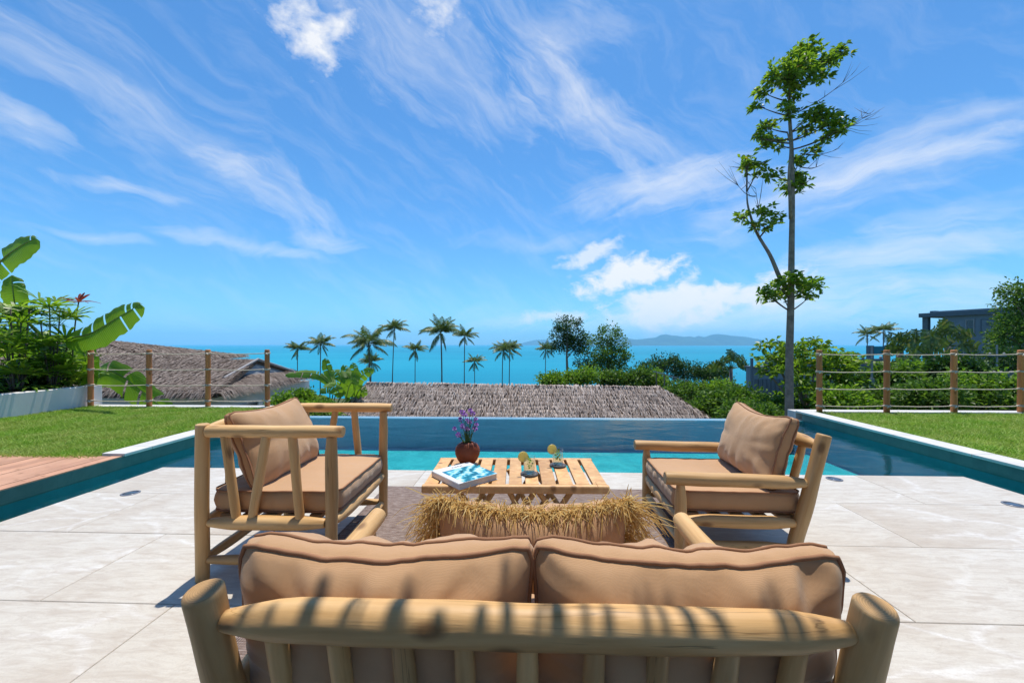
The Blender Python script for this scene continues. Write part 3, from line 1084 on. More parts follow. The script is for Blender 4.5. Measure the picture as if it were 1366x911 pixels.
def cushion(name, w, h, edge, mid, parent, m, seed=0, ears=0.0, bulge=0.0, wrinkle=0.006, nu=44, nv=34, sag=0.0, mat=None, pinch=0.0, pipe=0.0055, slump=0.0):
    """stuffed box cushion: width on x, height on z, thickness on y; two faces, a gusset band between, piping round both seams"""
    mat = mat or M['fabric']

    def pt(u, v, side):
        x = w / 2 * u * (1 + bulge * (1 - v * v) - ears * (1 - v * v) * abs(u))
        z = h / 2 * v * (1 + bulge * (1 - u * u) - ears * (1 - u * u) * abs(v))
        # rounded corners
        c = max(0, abs(u) - 0.86) / 0.14 * max(0, abs(v) - 0.80) / 0.20
        x -= math.copysign(w * 0.022 * c, u); z -= math.copysign(h * 0.035 * c, v)
        puff = ((1 - abs(u) ** 3.2) * (1 - abs(v) ** 2.6)) ** 0.62
        e = edge * (1 - pinch * (abs(u) * abs(v)) ** 3)
        th = e / 2 + (mid - edge) / 2 * puff
        # creases running in from the seams and corners
        k = seed * 7.7 + side * 3
        rim = max(abs(u), abs(v))
        ang = math.atan2(v * h, u * w)
        cr = mnoise.noise(Vector((ang * 5.5, k, rim * 0.8))) * max(0, rim - 0.3) * wrinkle * 2.0 * (1 - rim ** 12 * 0.6)
        cr += mnoise.noise(Vector((x * 7 + k, z * 9, k))) * wrinkle * 0.9 * puff
        cr += mnoise.noise(Vector((x * 3 + z * 2.5, k, z * 3 - x))) * wrinkle * 1.6 * puff
        # gathers where cloth meets the seam
        gat = 1.8 * mnoise.noise(Vector((x * 9 + 0.8 * z, k + 1, z * 1.5))) * math.exp(-(1 - abs(v)) * 1.3) * (1 - abs(u) ** 8)
        gat += 1.5 * mnoise.noise(Vector((x * 18, k + 5, z * 2))) * math.exp(-(1 - abs(v)) * 2.6) + mnoise.noise(Vector((k + 9, z * 18, 0))) * math.exp(-(1 - abs(u)) * 5.0)
        gat += 0.6 * mnoise.noise(Vector((x * 34, k + 2, 0))) * math.exp(-(1 - abs(v)) * 7)
        cr += gat * wrinkle * 1.25 * (1 - rim ** 20 * 0.8)
        y = side * (th + cr)
        z -= sag * (1 - u * u) * (v + 1) / 2
        y += slump * (1 - u * u) * (v + 1) / 2
        return (x, y, z)
    v, f = [], []
    us = [math.sin(math.pi / 2 * (-1 + 2 * i / nu)) * 0.35 + (-1 + 2 * i / nu) * 0.65 for i in range(nu + 1)]
    vs = [math.sin(math.pi / 2 * (-1 + 2 * i / nv)) * 0.35 + (-1 + 2 * i / nv) * 0.65 for i in range(nv + 1)]
    n1 = nu + 1
    for s in (-1, 1):
        for b_ in vs:
            for a_ in us:
                v.append(pt(a_, b_, s))
    half = n1 * (nv + 1)
    for j in range(nv):
        for i in range(nu):
            q = (j * n1 + i, j * n1 + i + 1, (j + 1) * n1 + i + 1, (j + 1) * n1 + i)
            f.append(q)
            f.append(tuple(half + k for k in reversed(q)))
    loop = [i for i in range(n1)] + [j * n1 + nu for j in range(1, nv + 1)] + [nv * n1 + i for i in range(nu - 1, -1, -1)] + [j * n1 for j in range(nv - 1, 0, -1)]
    # gusset
    g0 = len(v)
    nl = len(loop)
    cen = Vector((0, 0, 0))
    bands = 3
    for k in range(1, bands + 1):
        t = k / (bands + 1)
        for idx in loop:
            a_, c_ = Vector(v[idx]), Vector(v[half + idx])
            p = a_.lerp(c_, t)
            o_ = Vector((p.x / (w / 2), 0, p.z / (h / 2)))
            o_ = Vector((math.copysign(abs(o_.x) ** 6, o_.x), 0, math.copysign(abs(o_.z) ** 6, o_.z)))
            if o_.length > 0: o_.normalize()
            q = p + o_ * (edge * 0.12 * math.sin(math.pi * t)) * (1 + 0.7 * mnoise.noise(Vector((idx * 0.33, seed, t))))
            v.append(tuple(q))
    rings = [[idx for idx in loop]] + [[g0 + k * nl + i for i in range(nl)] for k in range(bands)] + [[half + idx for idx in loop]]
    for ra, rb in zip(rings, rings[1:]):
        for i in range(nl):
            i2 = (i + 1) % nl
            f.append((ra[i2], ra[i], rb[i], rb[i2]))
    o = MB().add(v, f).build(name, mat, parent, True, m)
    bmx = bmesh.new(); bmx.from_mesh(o.data); bmesh.ops.recalc_face_normals(bmx, faces=bmx.faces); bmx.to_mesh(o.data); bmx.free()
    if pipe:
        for s, base in ((-1, 0), (1, half)):
            pts = []
            for i, idx in enumerate(loop):
                p = Vector(v[base + idx])
                pts.append(p + Vector((math.copysign(pipe * .3, p.x), s * pipe * 0.3, math.copysign(pipe * .3, p.z))))
            pts.append(pts[0])
            MB().tube(pts, pipe * (1.0 if s < 0 else .8), 6, False).build('piping', M['piping'], o, True)
    return o


def rot_m(loc, rx=0, ry=0, rz=0):
    return Matrix.Translation(loc) @ Matrix.Rotation(rz, 4, 'Z') @ Matrix.Rotation(ry, 4, 'Y') @ Matrix.Rotation(rx, 4, 'X')


# ------------------------------------------------------------------ low lounge frame shared by sofa and right armchair
def lounge(root, W, Dp, spindles, sd):
    """front is +y. Posts W apart, rear posts raked; arms at 0.44"""
    hw = W / 2
    rk = 0.25
    def rear(s, z): return Vector((s * hw, -Dp / 2 - rk * (z - 0.42), z))
    for s in (-1, 1):
        log('rear_post', rear(s, 0.0), rear(s, 0.70), 0.036, root, seed=sd + s)
        log('front_post', (s * hw, Dp / 2, 0), (s * hw, Dp / 2, 0.412), 0.032, root, t1=0.35, seed=sd + 2 + s)
        log('armrest', (s * hw, Dp / 2 + 0.09, 0.44), rear(s, 0.43) + Vector((0, 0.03, 0)), 0.036, root, t1=0.35, seed=sd + 4 + s, belly=0.06)
        log('side_rail', (s * hw, Dp / 2 - 0.03, 0.205), rear(s, 0.205) + Vector((0, 0.03, 0)), 0.036, root, t0=0.4, t1=0.4, seed=sd + 6 + s)
        log('stretcher', (s * hw, Dp / 2 - 0.03, 0.07), rear(s, 0.07) + Vector((0, 0.03, 0)), 0.026, root, t0=0.3, t1=0.3, seed=sd + 8 + s)
    log('front_rail', (-hw + 0.025, Dp / 2, 0.205), (hw - 0.025, Dp / 2, 0.205), 0.036, root, t0=0.4, t1=0.4, seed=sd + 20)
    log('rear_rail', rear(-1, 0.205) + Vector((.025, 0, 0)), rear(1, 0.205) - Vector((.025, 0, 0)), 0.034, root, t0=0.4, t1=0.4, seed=sd + 21)
    log('stretcher', (-hw + 0.02, Dp / 2, 0.07), (hw - 0.02, Dp / 2, 0.07), 0.026, root, t0=0.3, t1=0.3, seed=sd + 22)
    # thick back rail with whittled ends, spindles below
    zr = 0.632
    log('back_rail', rear(-1, zr) + Vector((.03, 0, 0)), rear(1, zr) - Vector((.03, 0, 0)), 0.0395, root, t0=0.5, t1=0.5, seed=sd + 23, rings=26, belly=0.05)
    for i in range(spindles):
        x = -hw + W * (i + 1) / (spindles + 1)
        j = mnoise.noise(Vector((i * 3.3, sd, 0))) * 0.012
        log('spindle', rear(0, 0.215) + Vector((x, 0, 0)), rear(0, zr - 0.03) + Vector((x + j, 0, 0)), 0.0225, root, t0=0.25, t1=0.12, seed=sd + 30 + i, segs=12, bow=j * 0.5)
    # slats that carry the seat
    for i in range(5):
        y = -Dp / 2 + 0.12 + (Dp - 0.2) * i / 4
        MB().box(-hw + 0.03, hw - 0.03, y - 0.03, y + 0.03, 0.212, 0.232).build('seat_slat', M['slat'], root)


# sofa: seen from behind
SW = 1.325
sofa_c = S(0.005, 1.255)
sofa = empty('sofa', sofa_c, -YAW)
tag(sofa, 'two seat log frame sofa seen from behind with tan cushions', 'sofa')
SD = 0.80
lounge(sofa, SW, SD, 9, 1)
for s in (-1, 1):
    cushion('seat_cushion', 0.635, 0.72, 0.11, 0.135, sofa, rot_m((s * 0.322, 0.02, 0.305), R(90)), seed=2 + s, bulge=0.01, wrinkle=0.004)
    cushion('back_cushion', 0.70, 0.43, 0.055, 0.25, sofa, rot_m((s * 0.348 + 0.01, -0.285, 0.523), R(7), 0, R(-1.5 * s)), seed=11 + s * 2, ears=0.045, wrinkle=0.017, sag=0.022, nu=60, nv=40, pinch=0.35, slump=-0.01)

# right armchair
ch2 = empty('armchair', Vector((1.335, 2.60, 0)), R(90) - 0.075)
tag(ch2, 'log armchair with raked back posts and plain arms, right of table', 'armchair')
lounge(ch2, 0.74, 0.70, 4, 61)
cushion('seat_cushion', 0.655, 0.70, 0.105, 0.13, ch2, rot_m((0, 0.015, 0.302), R(90)), seed=31, bulge=0.008, wrinkle=0.004)
cushion('back_cushion', 0.66, 0.44, 0.055, 0.22, ch2, rot_m((0, -0.235, 0.575), R(17)), seed=35, ears=0.06, wrinkle=0.010, sag=0.035, pinch=0.4)

# left armchair: straight posts, slatted arms
def left_chair():
    e = empty('armchair', Vector((-1.235, 2.395, 0)), R(-90) - 0.02)
    tag(e, 'log armchair with slatted sides and high arms, left of table', 'armchair')
    W, Dp = 0.755, 0.665
    hw, hd = W / 2, Dp / 2
    for s in (-1, 1):
        log('rear_post', (s * hw, -hd, 0), (s * hw, -hd, 0.795), 0.0315, e, seed=80 + s)
        log('front_post', (s * hw, hd, 0), (s * hw, hd, 0.735), 0.030, e, t1=0.2, seed=83 + s)
        log('armrest', (s * hw, hd + 0.06, 0.757), (s * hw, -hd + 0.028, 0.757), 0.0315, e, t0=0.1, seed=86 + s)
        log('side_rail', (s * hw, hd - 0.03, 0.295), (s * hw, -hd + 0.03, 0.295), 0.034, e, t0=0.35, t1=0.45, seed=89 + s, belly=0.05)
        log('stretcher', (s * hw, hd - 0.03, 0.105), (s * hw, -hd + 0.03, 0.105), 0.024, e, t0=0.25, t1=0.25, seed=92 + s)
        for k, (ya, yb) in enumerate(((-0.215, -0.155), (0.0, -0.075), (0.13, 0.17))):
            log('arm_spindle', (s * hw, yb - 0.0, 0.312), (s * hw, ya, 0.742), 0.0215, e, seed=95 + k + 5 * s, segs=12, belly=0.05)
    log('back_rail', (-hw + .03, -hd, 0.76), (hw - .03, -hd, 0.76), 0.036, e, t0=0.4, t1=0.4, seed=110)
    log('front_rail', (-hw + .03, hd, 0.295), (hw - .03, hd, 0.295), 0.034, e, t0=0.4, t1=0.4, seed=111)
    log('rear_rail', (-hw + .03, -hd, 0.295), (hw - .03, -hd, 0.295), 0.034, e, t0=0.4, t1=0.4, seed=112)
    log('stretcher', (-hw + .03, hd, 0.105), (hw - .03, hd, 0.105), 0.026, e, t0=0.3, t1=0.3, seed=113)
    log('stretcher', (-hw + .03, -hd, 0.105), (hw - .03, -hd, 0.105), 0.026, e, t0=0.3, t1=0.3, seed=114)
    for i in range(3):
        x = -hw + W * (i + 1) / 4
        log('back_spindle', (x, -hd, 0.31), (x, -hd, 0.735), 0.02, e, seed=120 + i, segs=12)
    for i in range(5):
        y = -hd + 0.1 + (Dp - 0.2) * i / 4
        MB().box(-hw + 0.03, hw - 0.03, y - 0.03, y + 0.03, 0.305, 0.325).build('seat_slat', M['slat'], e)
    cushion('seat_cushion', 0.675, 0.665, 0.10, 0.125, e, rot_m((0, 0.012, 0.389), R(90)), seed=41, bulge=0.008, wrinkle=0.004)
    cushion('back_cushion', 0.66, 0.44, 0.035, 0.22, e, rot_m((0, -0.175, 0.635), R(21)), seed=45, ears=0.06, wrinkle=0.010, sag=0.02, pinch=0.5)


left_chair()

# rug
rug_b = MB(); rug_pts = []
rug = empty('rug', S(0, 2.4, 0), -YAW)
nx, ny = 40, 40
X0, X1, Y0, Y1 = -1.18, 1.03, -1.0, 0.90
v = [(X0 + (X1 - X0) * i / nx, Y0 + (Y1 - Y0) * j / ny, 0.010 + 0.002 * mnoise.noise(Vector((i * .5, j * .5, 0)))) for j in range(ny + 1) for i in range(nx + 1)]
f = [(j * (nx + 1) + i, j * (nx + 1) + i + 1, (j + 1) * (nx + 1) + i + 1, (j + 1) * (nx + 1) + i) for j in range(ny) for i in range(nx)]
rug_b.add(v, f)
COL.objects.unlink(rug); bpy.data.objects.remove(rug)
rug = rug_b.build('rug', M['rug'], None, True, Matrix.Translation(S(0, 2.4, 0)) @ SETM)
sm = rug.modifiers.new('solid', 'SOLIDIFY'); sm.thickness = 0.008; sm.offset = -1
tag(rug, 'flat woven brown rug under the sofa and table', 'rug')

# ------------------------------------------------------------------ coffee table
TT = 0.40
tbl_c = Vector((0.022, 2.525, 0))
tbl = empty('coffee_table', tbl_c, -0.012)
tag(tbl, 'low slatted teak coffee table on crossed log legs', 'table')
TWd, TDp = 1.055, 0.565
n_sl = 11
gap = 0.012
inner = TWd - 2 * 0.0
sw = (inner - gap * (n_sl - 1)) / n_sl
for k in range(n_sl):
    x = -inner / 2 + sw / 2 + k * (sw + gap)
    w2 = sw * (0.92 + 0.1 * mnoise.noise(Vector((k * 2.1, 0, 0)))) / 2
    MB().box(-w2, w2, -TDp / 2 + 0.042, TDp / 2 - 0.037, -0.011, 0.011).build('slat', M['slat'], tbl, m=Matrix.Translation((x, 0, TT - 0.011)), bevel=0.003)
for y, r_ in ((-TDp / 2 + 0.02, 0.021), (TDp / 2 - 0.018, 0.018)):
    b = MB().box(-TWd / 2 - 0.005, TWd / 2 + 0.005, -r_, r_, -0.045, 0.001)
    b.build('edge_rail', M['slat'], tbl, m=Matrix.Translation((0, y, TT)), bevel=0.009)
for x in (-TWd / 2 + 0.14, 0, TWd / 2 - 0.14):
    MB().box(x - 0.02, x + 0.02, -TDp / 2 + 0.042, TDp / 2 - 0.038, TT - 0.05, TT - 0.0235).build('batten', M['slat'], tbl)
for s, y in ((-1, -0.17), (1, 0.17)):
    for (xa, xb) in ((-0.36, -0.10), (-0.12, -0.34), (-0.05, 0.13), (0.12, -0.08), (0.12, 0.36), (0.34, 0.10)):
        log('leg', (xb, y + (0.012 if xa < xb else -0.012), 0.012), (xa, y + (0.012 if xa < xb else -0.012), TT - 0.05), 0.017, tbl, seed=140 + xa * 10 + s, segs=10, rings=6)

# vase with purple flowers
def vase():
    p = Vector((-0.297, 2.66, TT + 0.001))
    e = empty('vase', p, 0.1)
    tag(e, 'round terracotta vase on the table', 'vase')
    b = MB()
    prof = [(0.0, 0.0), (0.040, 0.0), (0.048, 0.006), (0.066, 0.030), (0.080, 0.062), (0.0835, 0.085), (0.078, 0.112), (0.062, 0.134), (0.046, 0.142), (0.038, 0.146), (0.036, 0.142), (0.040, 0.120), (0.0, 0.06)]
    lathe(b, prof, 36)
    o = b.build('body', M['terracotta'], e, True)
    o.scale = (1.0, 0.72, 1.0)
    f = empty('flower_bunch', p + Vector((0, 0, 0.10)))
    tag(f, 'bunch of purple globe flowers standing in the terracotta vase', 'flowers')
    stems = MB(); r = random.Random(8)
    M['stem'] = plain('flower_stem', (0.06, 0.12, 0.03), 0.6, 0.3)
    M['petal'] = thatchmat('purple_petal', [(0.0, (0.17, 0.06, 0.32)), (0.35, (0.33, 0.14, 0.52)), (0.75, (0.47, 0.24, 0.62)), (1.0, (0.60, 0.38, 0.68))])
    heads = [(-.085, -.01, .135), (-.05, .02, .19), (-.03, -.02, .155), (-.02, .01, .225), (0.0, -.02, .195), (.012, .03, .17), (.035, 0, .235), (.055, -.015, .20), (.045, .02, .13), (-.06, -.02, .095), (.058, .01, .16), (-.005, 0.0, .13), (-0.04, 0.03, .24), (.02, -.02, .26)]
    for i, h in enumerate(heads):
        h = Vector(h)
        st = bez((h.x * .2, h.y * .4, 0), (h.x * .35, h.y * .5, h.z * .6), h, 6)
        sb_ = MB().tube(st, [.0028, .0028, .0025, .0025, .002, .002], 5).build('stem', M['stem'], f, True)
        hb = MB()
        rad = r.uniform(.013, .020)
        for k in range(46):
            d = Vector((r.gauss(0, 1), r.gauss(0, 1), r.gauss(0, 1) + .2)).normalized()
            sd = d.orthogonal().normalized() * .0035
            t2 = d.cross(sd).normalized() * .0035
            c = h + d * rad * r.uniform(.75, 1.1)
            hb.add([h + d * rad * .2 - sd * .4, c - sd + t2 * .3, c + d * .003, c + sd - t2 * .3], [(0, 1, 2, 3)])
        hb.build('flower_head', M['petal'], f)
    lb = MB()
    for k in range(26):
        a = r.uniform(0, 6.28); q = r.uniform(.02, .06); z = r.uniform(.06, .13)
        c = Vector((math.cos(a) * q * .3, math.sin(a) * q * .3, z * .5)); t = Vector((math.cos(a) * q, math.sin(a) * q * .6, z))
        sd = (t - c).cross(Vector((0, 0, 1))).normalized() * .005
        lb.add([c, (c + t) / 2 - sd, t, (c + t) / 2 + sd], [(0, 1, 2, 3)])
    lb.build('leaves', M['stem'], f)


vase()


# book with a sea photograph on the cover
def book():
    c = [G(x, y, TT + 0.035) for x, y in ((581, 630), (620, 614.5), (657.5, 630), (619, 647))]
    ctr = sum(c, Vector()) / 4
    ax = ((c[2] - c[1]) + (c[3] - c[0])) * 0.5     # along the pages' fore edge: left corner -> bottom corner is the spine
    ay = ((c[1] - c[0]) + (c[2] - c[3])) * 0.5
    rz = math.atan2(ax.y, ax.x)
    lx, ly = ax.length, ay.length
    ly = max(0.20, min(0.30, ly)); lx = max(0.2, min(0.32, lx))
    e = empty('book', (ctr.x, ctr.y, TT + 0.001), rz)
    tag(e, 'thick hardback book with a blue sea photograph on its cover', 'book')
    t = MT('sea_print').set(rough=0.28, spec=0.5)
    v = t.coord('Object')
    w = t.N.new('ShaderNodeTexWave'); w.inputs['Scale'].default_value = 5.0; w.inputs['Distortion'].default_value = 9; w.inputs['Detail'].default_value = 6; w.inputs['Detail Scale'].default_value = 3; w.bands_direction = 'DIAGONAL'
    t.L.new(v, w.inputs[0])
    n = t.noise(v, 14, 7.0, 0.65, 1.5)
    fa = t.math('ADD', t.math('MULTIPLY', w.outputs['Fac'], 0.4), t.math('MULTIPLY', n, 0.7))
    t.color(t.ramp(fa, [(0.3, (0.01, 0.10, 0.17)), (0.48, (0.025, 0.26, 0.36)), (0.64, (0.13, 0.47, 0.58)), (0.82, (0.66, 0.80, 0.84))]))
    M['print'] = t.m
    M['cover'] = plain('white_cover', (0.70, 0.70, 0.71), 0.35, 0.45, 0.03)
    T = 0.035
    MB().box(-lx / 2 + .004, lx / 2 - .004, -ly / 2 + .004, ly / 2 - .004, 0.0035, T - 0.0035).build('pages', M['paper'], e)
    for z in (0, T - 0.003):
        MB().box(-lx / 2, lx / 2, -ly / 2, ly / 2, z, z + 0.003).build('cover', M['cover'], e, bevel=0.001)
    MB().box(-lx / 2 + .002, lx / 2 - .002, -ly / 2 - .002, -ly / 2 + .003, 0.003, T - 0.003).build('spine', M['cover'], e)
    z = T + 0.0006
    MB().add([(-lx / 2 + .065, -ly / 2 + .03, z), (lx / 2 - .002, -ly / 2 + .03, z), (lx / 2 - .002, ly / 2 - .002, z), (-lx / 2 + .065, ly / 2 - .002, z)], [(0, 1, 2, 3)]).build('cover_picture', M['print'], e)
    # the small title beside the picture: short dark strokes, too small to read in the photograph
    tb = MB(); r = random.Random(5)
    y = -0.015
    for k in range(4):
        wd = r.uniform(.010, .016)
        x = -lx / 2 + .028
        tb.box(x, x + .016, y, y + .0025, z, z + .0004).box(x, x + .016, y + wd - .004, y + wd - .0015, z, z + .0004)
        tb.box(x + (.006 if k % 2 else .0), x + (.0085 if k % 2 else .0025), y + .0025, y + wd - .004, z, z + .0004)
        y += wd + .006
    tb.build('title', M['ink'], e)


book()

# drinks: coaster, tumbler, lemon slice, mint
def thinglass(name, tintc, ior):
    t = MT(name)
    t.N.remove(t.b)
    fr = t.N.new('ShaderNodeLayerWeight'); fr.inputs['Blend'].default_value = 0.5
    fac = t.math('ADD', t.math('MULTIPLY', t.math('POWER', fr.outputs['Facing'], 4.0), ior), 0.06, True)
    gl = t.N.new('ShaderNodeBsdfGlossy'); gl.inputs['Roughness'].default_value = 0.02
    tr = t.N.new('ShaderNodeBsdfTransparent'); tr.inputs['Color'].default_value = (*tintc, 1)
    mx = t.N.new('ShaderNodeMixShader')
    t.L.new(fac, mx.inputs[0]); t.L.new(tr.outputs[0], mx.inputs[1]); t.L.new(gl.outputs[0], mx.inputs[2])
    t.L.new(mx.outputs[0], t.out.inputs['Surface'])
    return t.m


M['glass'] = thinglass('clear_glass', (0.96, 0.98, 0.98), 0.5)
M['lime_water'] = thinglass('drink', (0.95, 0.98, 0.92), 0.15)
M['mint'] = leafmat('mint_leaf', [(0.0, (0.10, 0.20, 0.02)), (0.5, (0.22, 0.34, 0.05)), (1.0, (0.38, 0.48, 0.12))])


def lemonmat():
    t = MT('lemon_slice').set(rough=0.35, spec=0.5)
    tc = t.N.new('ShaderNodeTexCoord')
    sep = t.N.new('ShaderNodeSeparateXYZ'); t.L.new(tc.outputs['Object'], sep.inputs[0])
    rad = t.N.new('ShaderNodeVectorMath'); rad.operation = 'LENGTH'
    cb = t.N.new('ShaderNodeCombineXYZ'); t.L.new(sep.outputs['X'], cb.inputs[0]); t.L.new(sep.outputs['Z'], cb.inputs[2])
    t.L.new(cb.outputs[0], rad.inputs[0])
    at = t.math('ARCTAN2', sep.outputs['X'], sep.outputs['Z'])
    seg = t.math('ABSOLUTE', t.math('SINE', t.math('MULTIPLY', at, 4.5)))
    pulp = t.ramp(seg, [(0.0, (0.94, 0.91, 0.70)), (0.3, (0.92, 0.82, 0.36)), (1.0, (0.90, 0.78, 0.26))])
    ring_ = t.ramp(t.math('DIVIDE', rad.outputs['Value'], 0.032), [(0.80, (0, 0, 0)), (0.84, (1, 1, 1))])
    rind = t.ramp(t.math('DIVIDE', rad.outputs['Value'], 0.032), [(0.93, (0.82, 0.78, 0.55)), (0.95, (0.72, 0.56, 0.04))])
    c = t.mix(ring_, pulp, rind)
    t.color(c)
    t.translucent(0.55, c)
    return t.m


M['lemon'] = lemonmat()


def drink(px, py, la, label, seed):
    p = G(px, py, TT + 0.004)
    r = random.Random(seed)
    co = MB()
    lathe(co, [(0.0, 0.0), (0.049, 0.0), (0.054, 0.003), (0.054, 0.009), (0.050, 0.012), (0.0, 0.012)], 26)
    c = co.build('coaster', M['slate'], None, True, Matrix.Translation((p.x, p.y, TT + 0.001)))
    tag(c, 'dark round stone coaster under the %s glass' % label[0], 'coaster')
    e = empty('drink_glass', (p.x, p.y, TT + 0.0135))
    tag(e, label[1], 'glass')
    g = MB()
    lathe(g, [(0.0005, 0.0), (0.030, 0.0), (0.033, 0.003), (0.0365, 0.10), (0.0358, 0.1012), (0.0350, 0.10), (0.0315, 0.012), (0.0005, 0.010)], 32)
    g.build('tumbler', M['glass'], e, True)
    d = MB()
    lathe(d, [(0.0005, 0.0108), (0.0308, 0.0125), (0.0335, 0.068), (0.0005, 0.068)], 28)
    d.build('drink', M['lime_water'], e, True)
    mb = MB()
    for k in range(26):
        a, q, z = r.uniform(0, 6.28), r.uniform(0, .022), r.uniform(.02, .09)
        c0 = Vector((math.cos(a) * q, math.sin(a) * q, z))
        dr = Vector((r.gauss(0, 1), r.gauss(0, 1), r.gauss(.4, .8))).normalized() * r.uniform(.014, .024)
        if (c0 + dr).xy.length > 0.032 or c0.z + dr.z < .015: dr *= 0.4
        sd = dr.cross(Vector((r.gauss(0, 1), r.gauss(0, 1), r.gauss(0, 1)))).normalized() * .007
        mb.add([c0, c0 + dr * .5 - sd, c0 + dr, c0 + dr * .5 + sd], [(0, 1, 2), (0, 2, 3)])
    mb.build('mint', M['mint'], e)
    lb = MB()
    lathe(lb, [(0.0005, -0.003), (0.030, -0.003), (0.032, 0.0), (0.030, 0.003), (0.0005, 0.003)], 30)
    # turn the disc to stand in its own x-z plane
    for i in range(len(lb.v)):
        q = lb.v[i]; lb.v[i] = np.stack([q[:, 0], q[:, 2], q[:, 1]], 1)
    lb.build('lemon_slice', M['lemon'], e, False, rot_m((-0.038, -0.008, 0.100), R(-6), R(la), R(12)))


drink(706, 632.5, 10, ('nearer', 'tumbler with mint and lemon slice nearer the sofa'), 3)
drink(744, 621, -20, ('farther', 'tumbler with mint and lemon slice nearer the pool'), 4)


# lumbar pillow with raffia fringe
def fringe_pillow():
    c = Vector((0.06, 1.235, 0.585))
    e = empty('fringe_pillow', c, -YAW)
    tag(e, 'tan lumbar pillow with shaggy straw fringe leaning on the sofa back', 'pillow')
    m = rot_m((0, 0, 0), R(14))
    w, h = 0.57, 0.31
    o = cushion('pillow_cover', w, h, 0.03, 0.20, e, m, seed=52, ears=0.02, wrinkle=0.007, sag=0.045, nu=40, nv=24, pinch=0.6, pipe=0.0)
    r = random.Random(12)
    b = MB()
    tops = []
    for k in range(2600):
        side = r.random()
        if side < 0.62:      # along the top seam
            u = r.uniform(-1, 1)
            p = Vector((u * w / 2, r.gauss(0, .008), h / 2 - 0.045 * (1 - u * u) - 0.005 * h))
            out = Vector((r.gauss(0, .6), -abs(r.gauss(.7, .4)) if r.random() < .8 else r.gauss(.4, .4), r.gauss(.3, .4)))
        else:
            s = -1 if r.random() < .5 else 1
            v_ = r.uniform(-.9, 1)
            p = Vector((s * w / 2 * (0.985), r.gauss(0, .008), v_ * h / 2))
            out = Vector((s * r.uniform(.5, 1.2), r.gauss(-.25, .4), r.gauss(.25, .45)))
        L = r.uniform(.02, .058) if side < 0.62 else r.uniform(.04, .10)
        out.normalize()
        p = m @ p
        out = m.to_3x3() @ out
        droop = r.uniform(.0, 1.1) * L
        kink = Vector((r.gauss(0, .32), r.gauss(0, .28), r.gauss(0, .28))) * L
        p1 = p + out * L * .5 + kink * .5
        p2 = p + out * L * .95 + Vector((0, 0, -droop)) + kink
        pts = bez(p, p1 + out * L * .2, p2, 5)
        wd = r.uniform(.0008, .0017)
        b.tube(pts, [wd, wd, wd, wd * .9, wd * .5], 3, False)
    fr = b.build('fringe', M['raffia'], e)
    fr['kind'] = 'stuff'


fringe_pillow()

# ------------------------------------------------------------------ thatched pergola overhead (its straw edge stripes the sofa) and an unseen house front added behind to bounce warm light
def pergola():
    e = empty('pergola', S(0, 0, 0), -YAW)
    tag(e, 'narrow thatched pergola overhead that stripes the sofa with shade', 'pergola')
    zE, zR = 3.40, 3.58
    yE = 1.375
    x0, x1 = -3.3, 3.7
    q = [(x0, yE, zE), (x1, yE, zE), (x1, -1.3, zR), (x0, -1.3, zR)]
    ub = MB()
    ub.add(q + [(x, y, z - 0.06) for x, y, z in q], [(0, 1, 2, 3), (7, 6, 5, 4), (0, 4, 5, 1), (1, 5, 6, 2), (2, 6, 7, 3), (3, 7, 4, 0)])
    roof = ub.build('roof', M['thatch_under'], e)
    tb = MB()
    qb = [(x0, yE - .2, zE + .045), (x1, yE - .2, zE + .045)] + q[2:]
    thatch_blades(tb, *qb, 0.14, 0.06, 91, 0.05)
    th = tb.build('thatch', M['thatch'], roof); th['kind'] = 'stuff'
    r = random.Random(31)
    fb = MB()
    x = x0
    while x < x1:
        w = r.choice((0.010, 0.016, 0.022, 0.032, 0.05))
        L = r.uniform(.03, .12) if r.random() < .85 else r.uniform(.1, .15)
        sk = r.gauss(0, .03)
        fb.add([(x, yE - .05, zE - .005), (x + w, yE - .05, zE - .005), (x + w * .75 + sk, yE + L, zE - .02 - L * .22), (x + w * .25 + sk, yE + L, zE - .02 - L * .22),
                (x, yE - .05, zE - .018), (x + w, yE - .05, zE - .018), (x + w * .75 + sk, yE + L, zE - .028 - L * .22), (x + w * .25 + sk, yE + L, zE - .028 - L * .22)],
               [(0, 1, 2, 3), (7, 6, 5, 4), (1, 5, 6, 2), (3, 7, 4, 0), (2, 6, 7, 3)])
        x += w + r.choice((0.008, 0.014, 0.022, 0.034))
    fo = fb.build('straw_edge', M['thatch'], roof); fo['kind'] = 'stuff'
    for x in (-3.1, 3.5):
        log('column', (x, -1.15, 0.0), (x, -1.15, 3.42), 0.07, e, seed=200 + x)
        log('rafter', (x, yE - .08, zE - .11), (x, -1.35, 3.50), 0.045, e, seed=220 + x, segs=8)
    for y, z in ((yE - .12, zE - .1), (-1.15, 3.46)):
        log('beam', (x0, y, z), (x1, y, z), 0.04, e, seed=210 + y)


pergola()


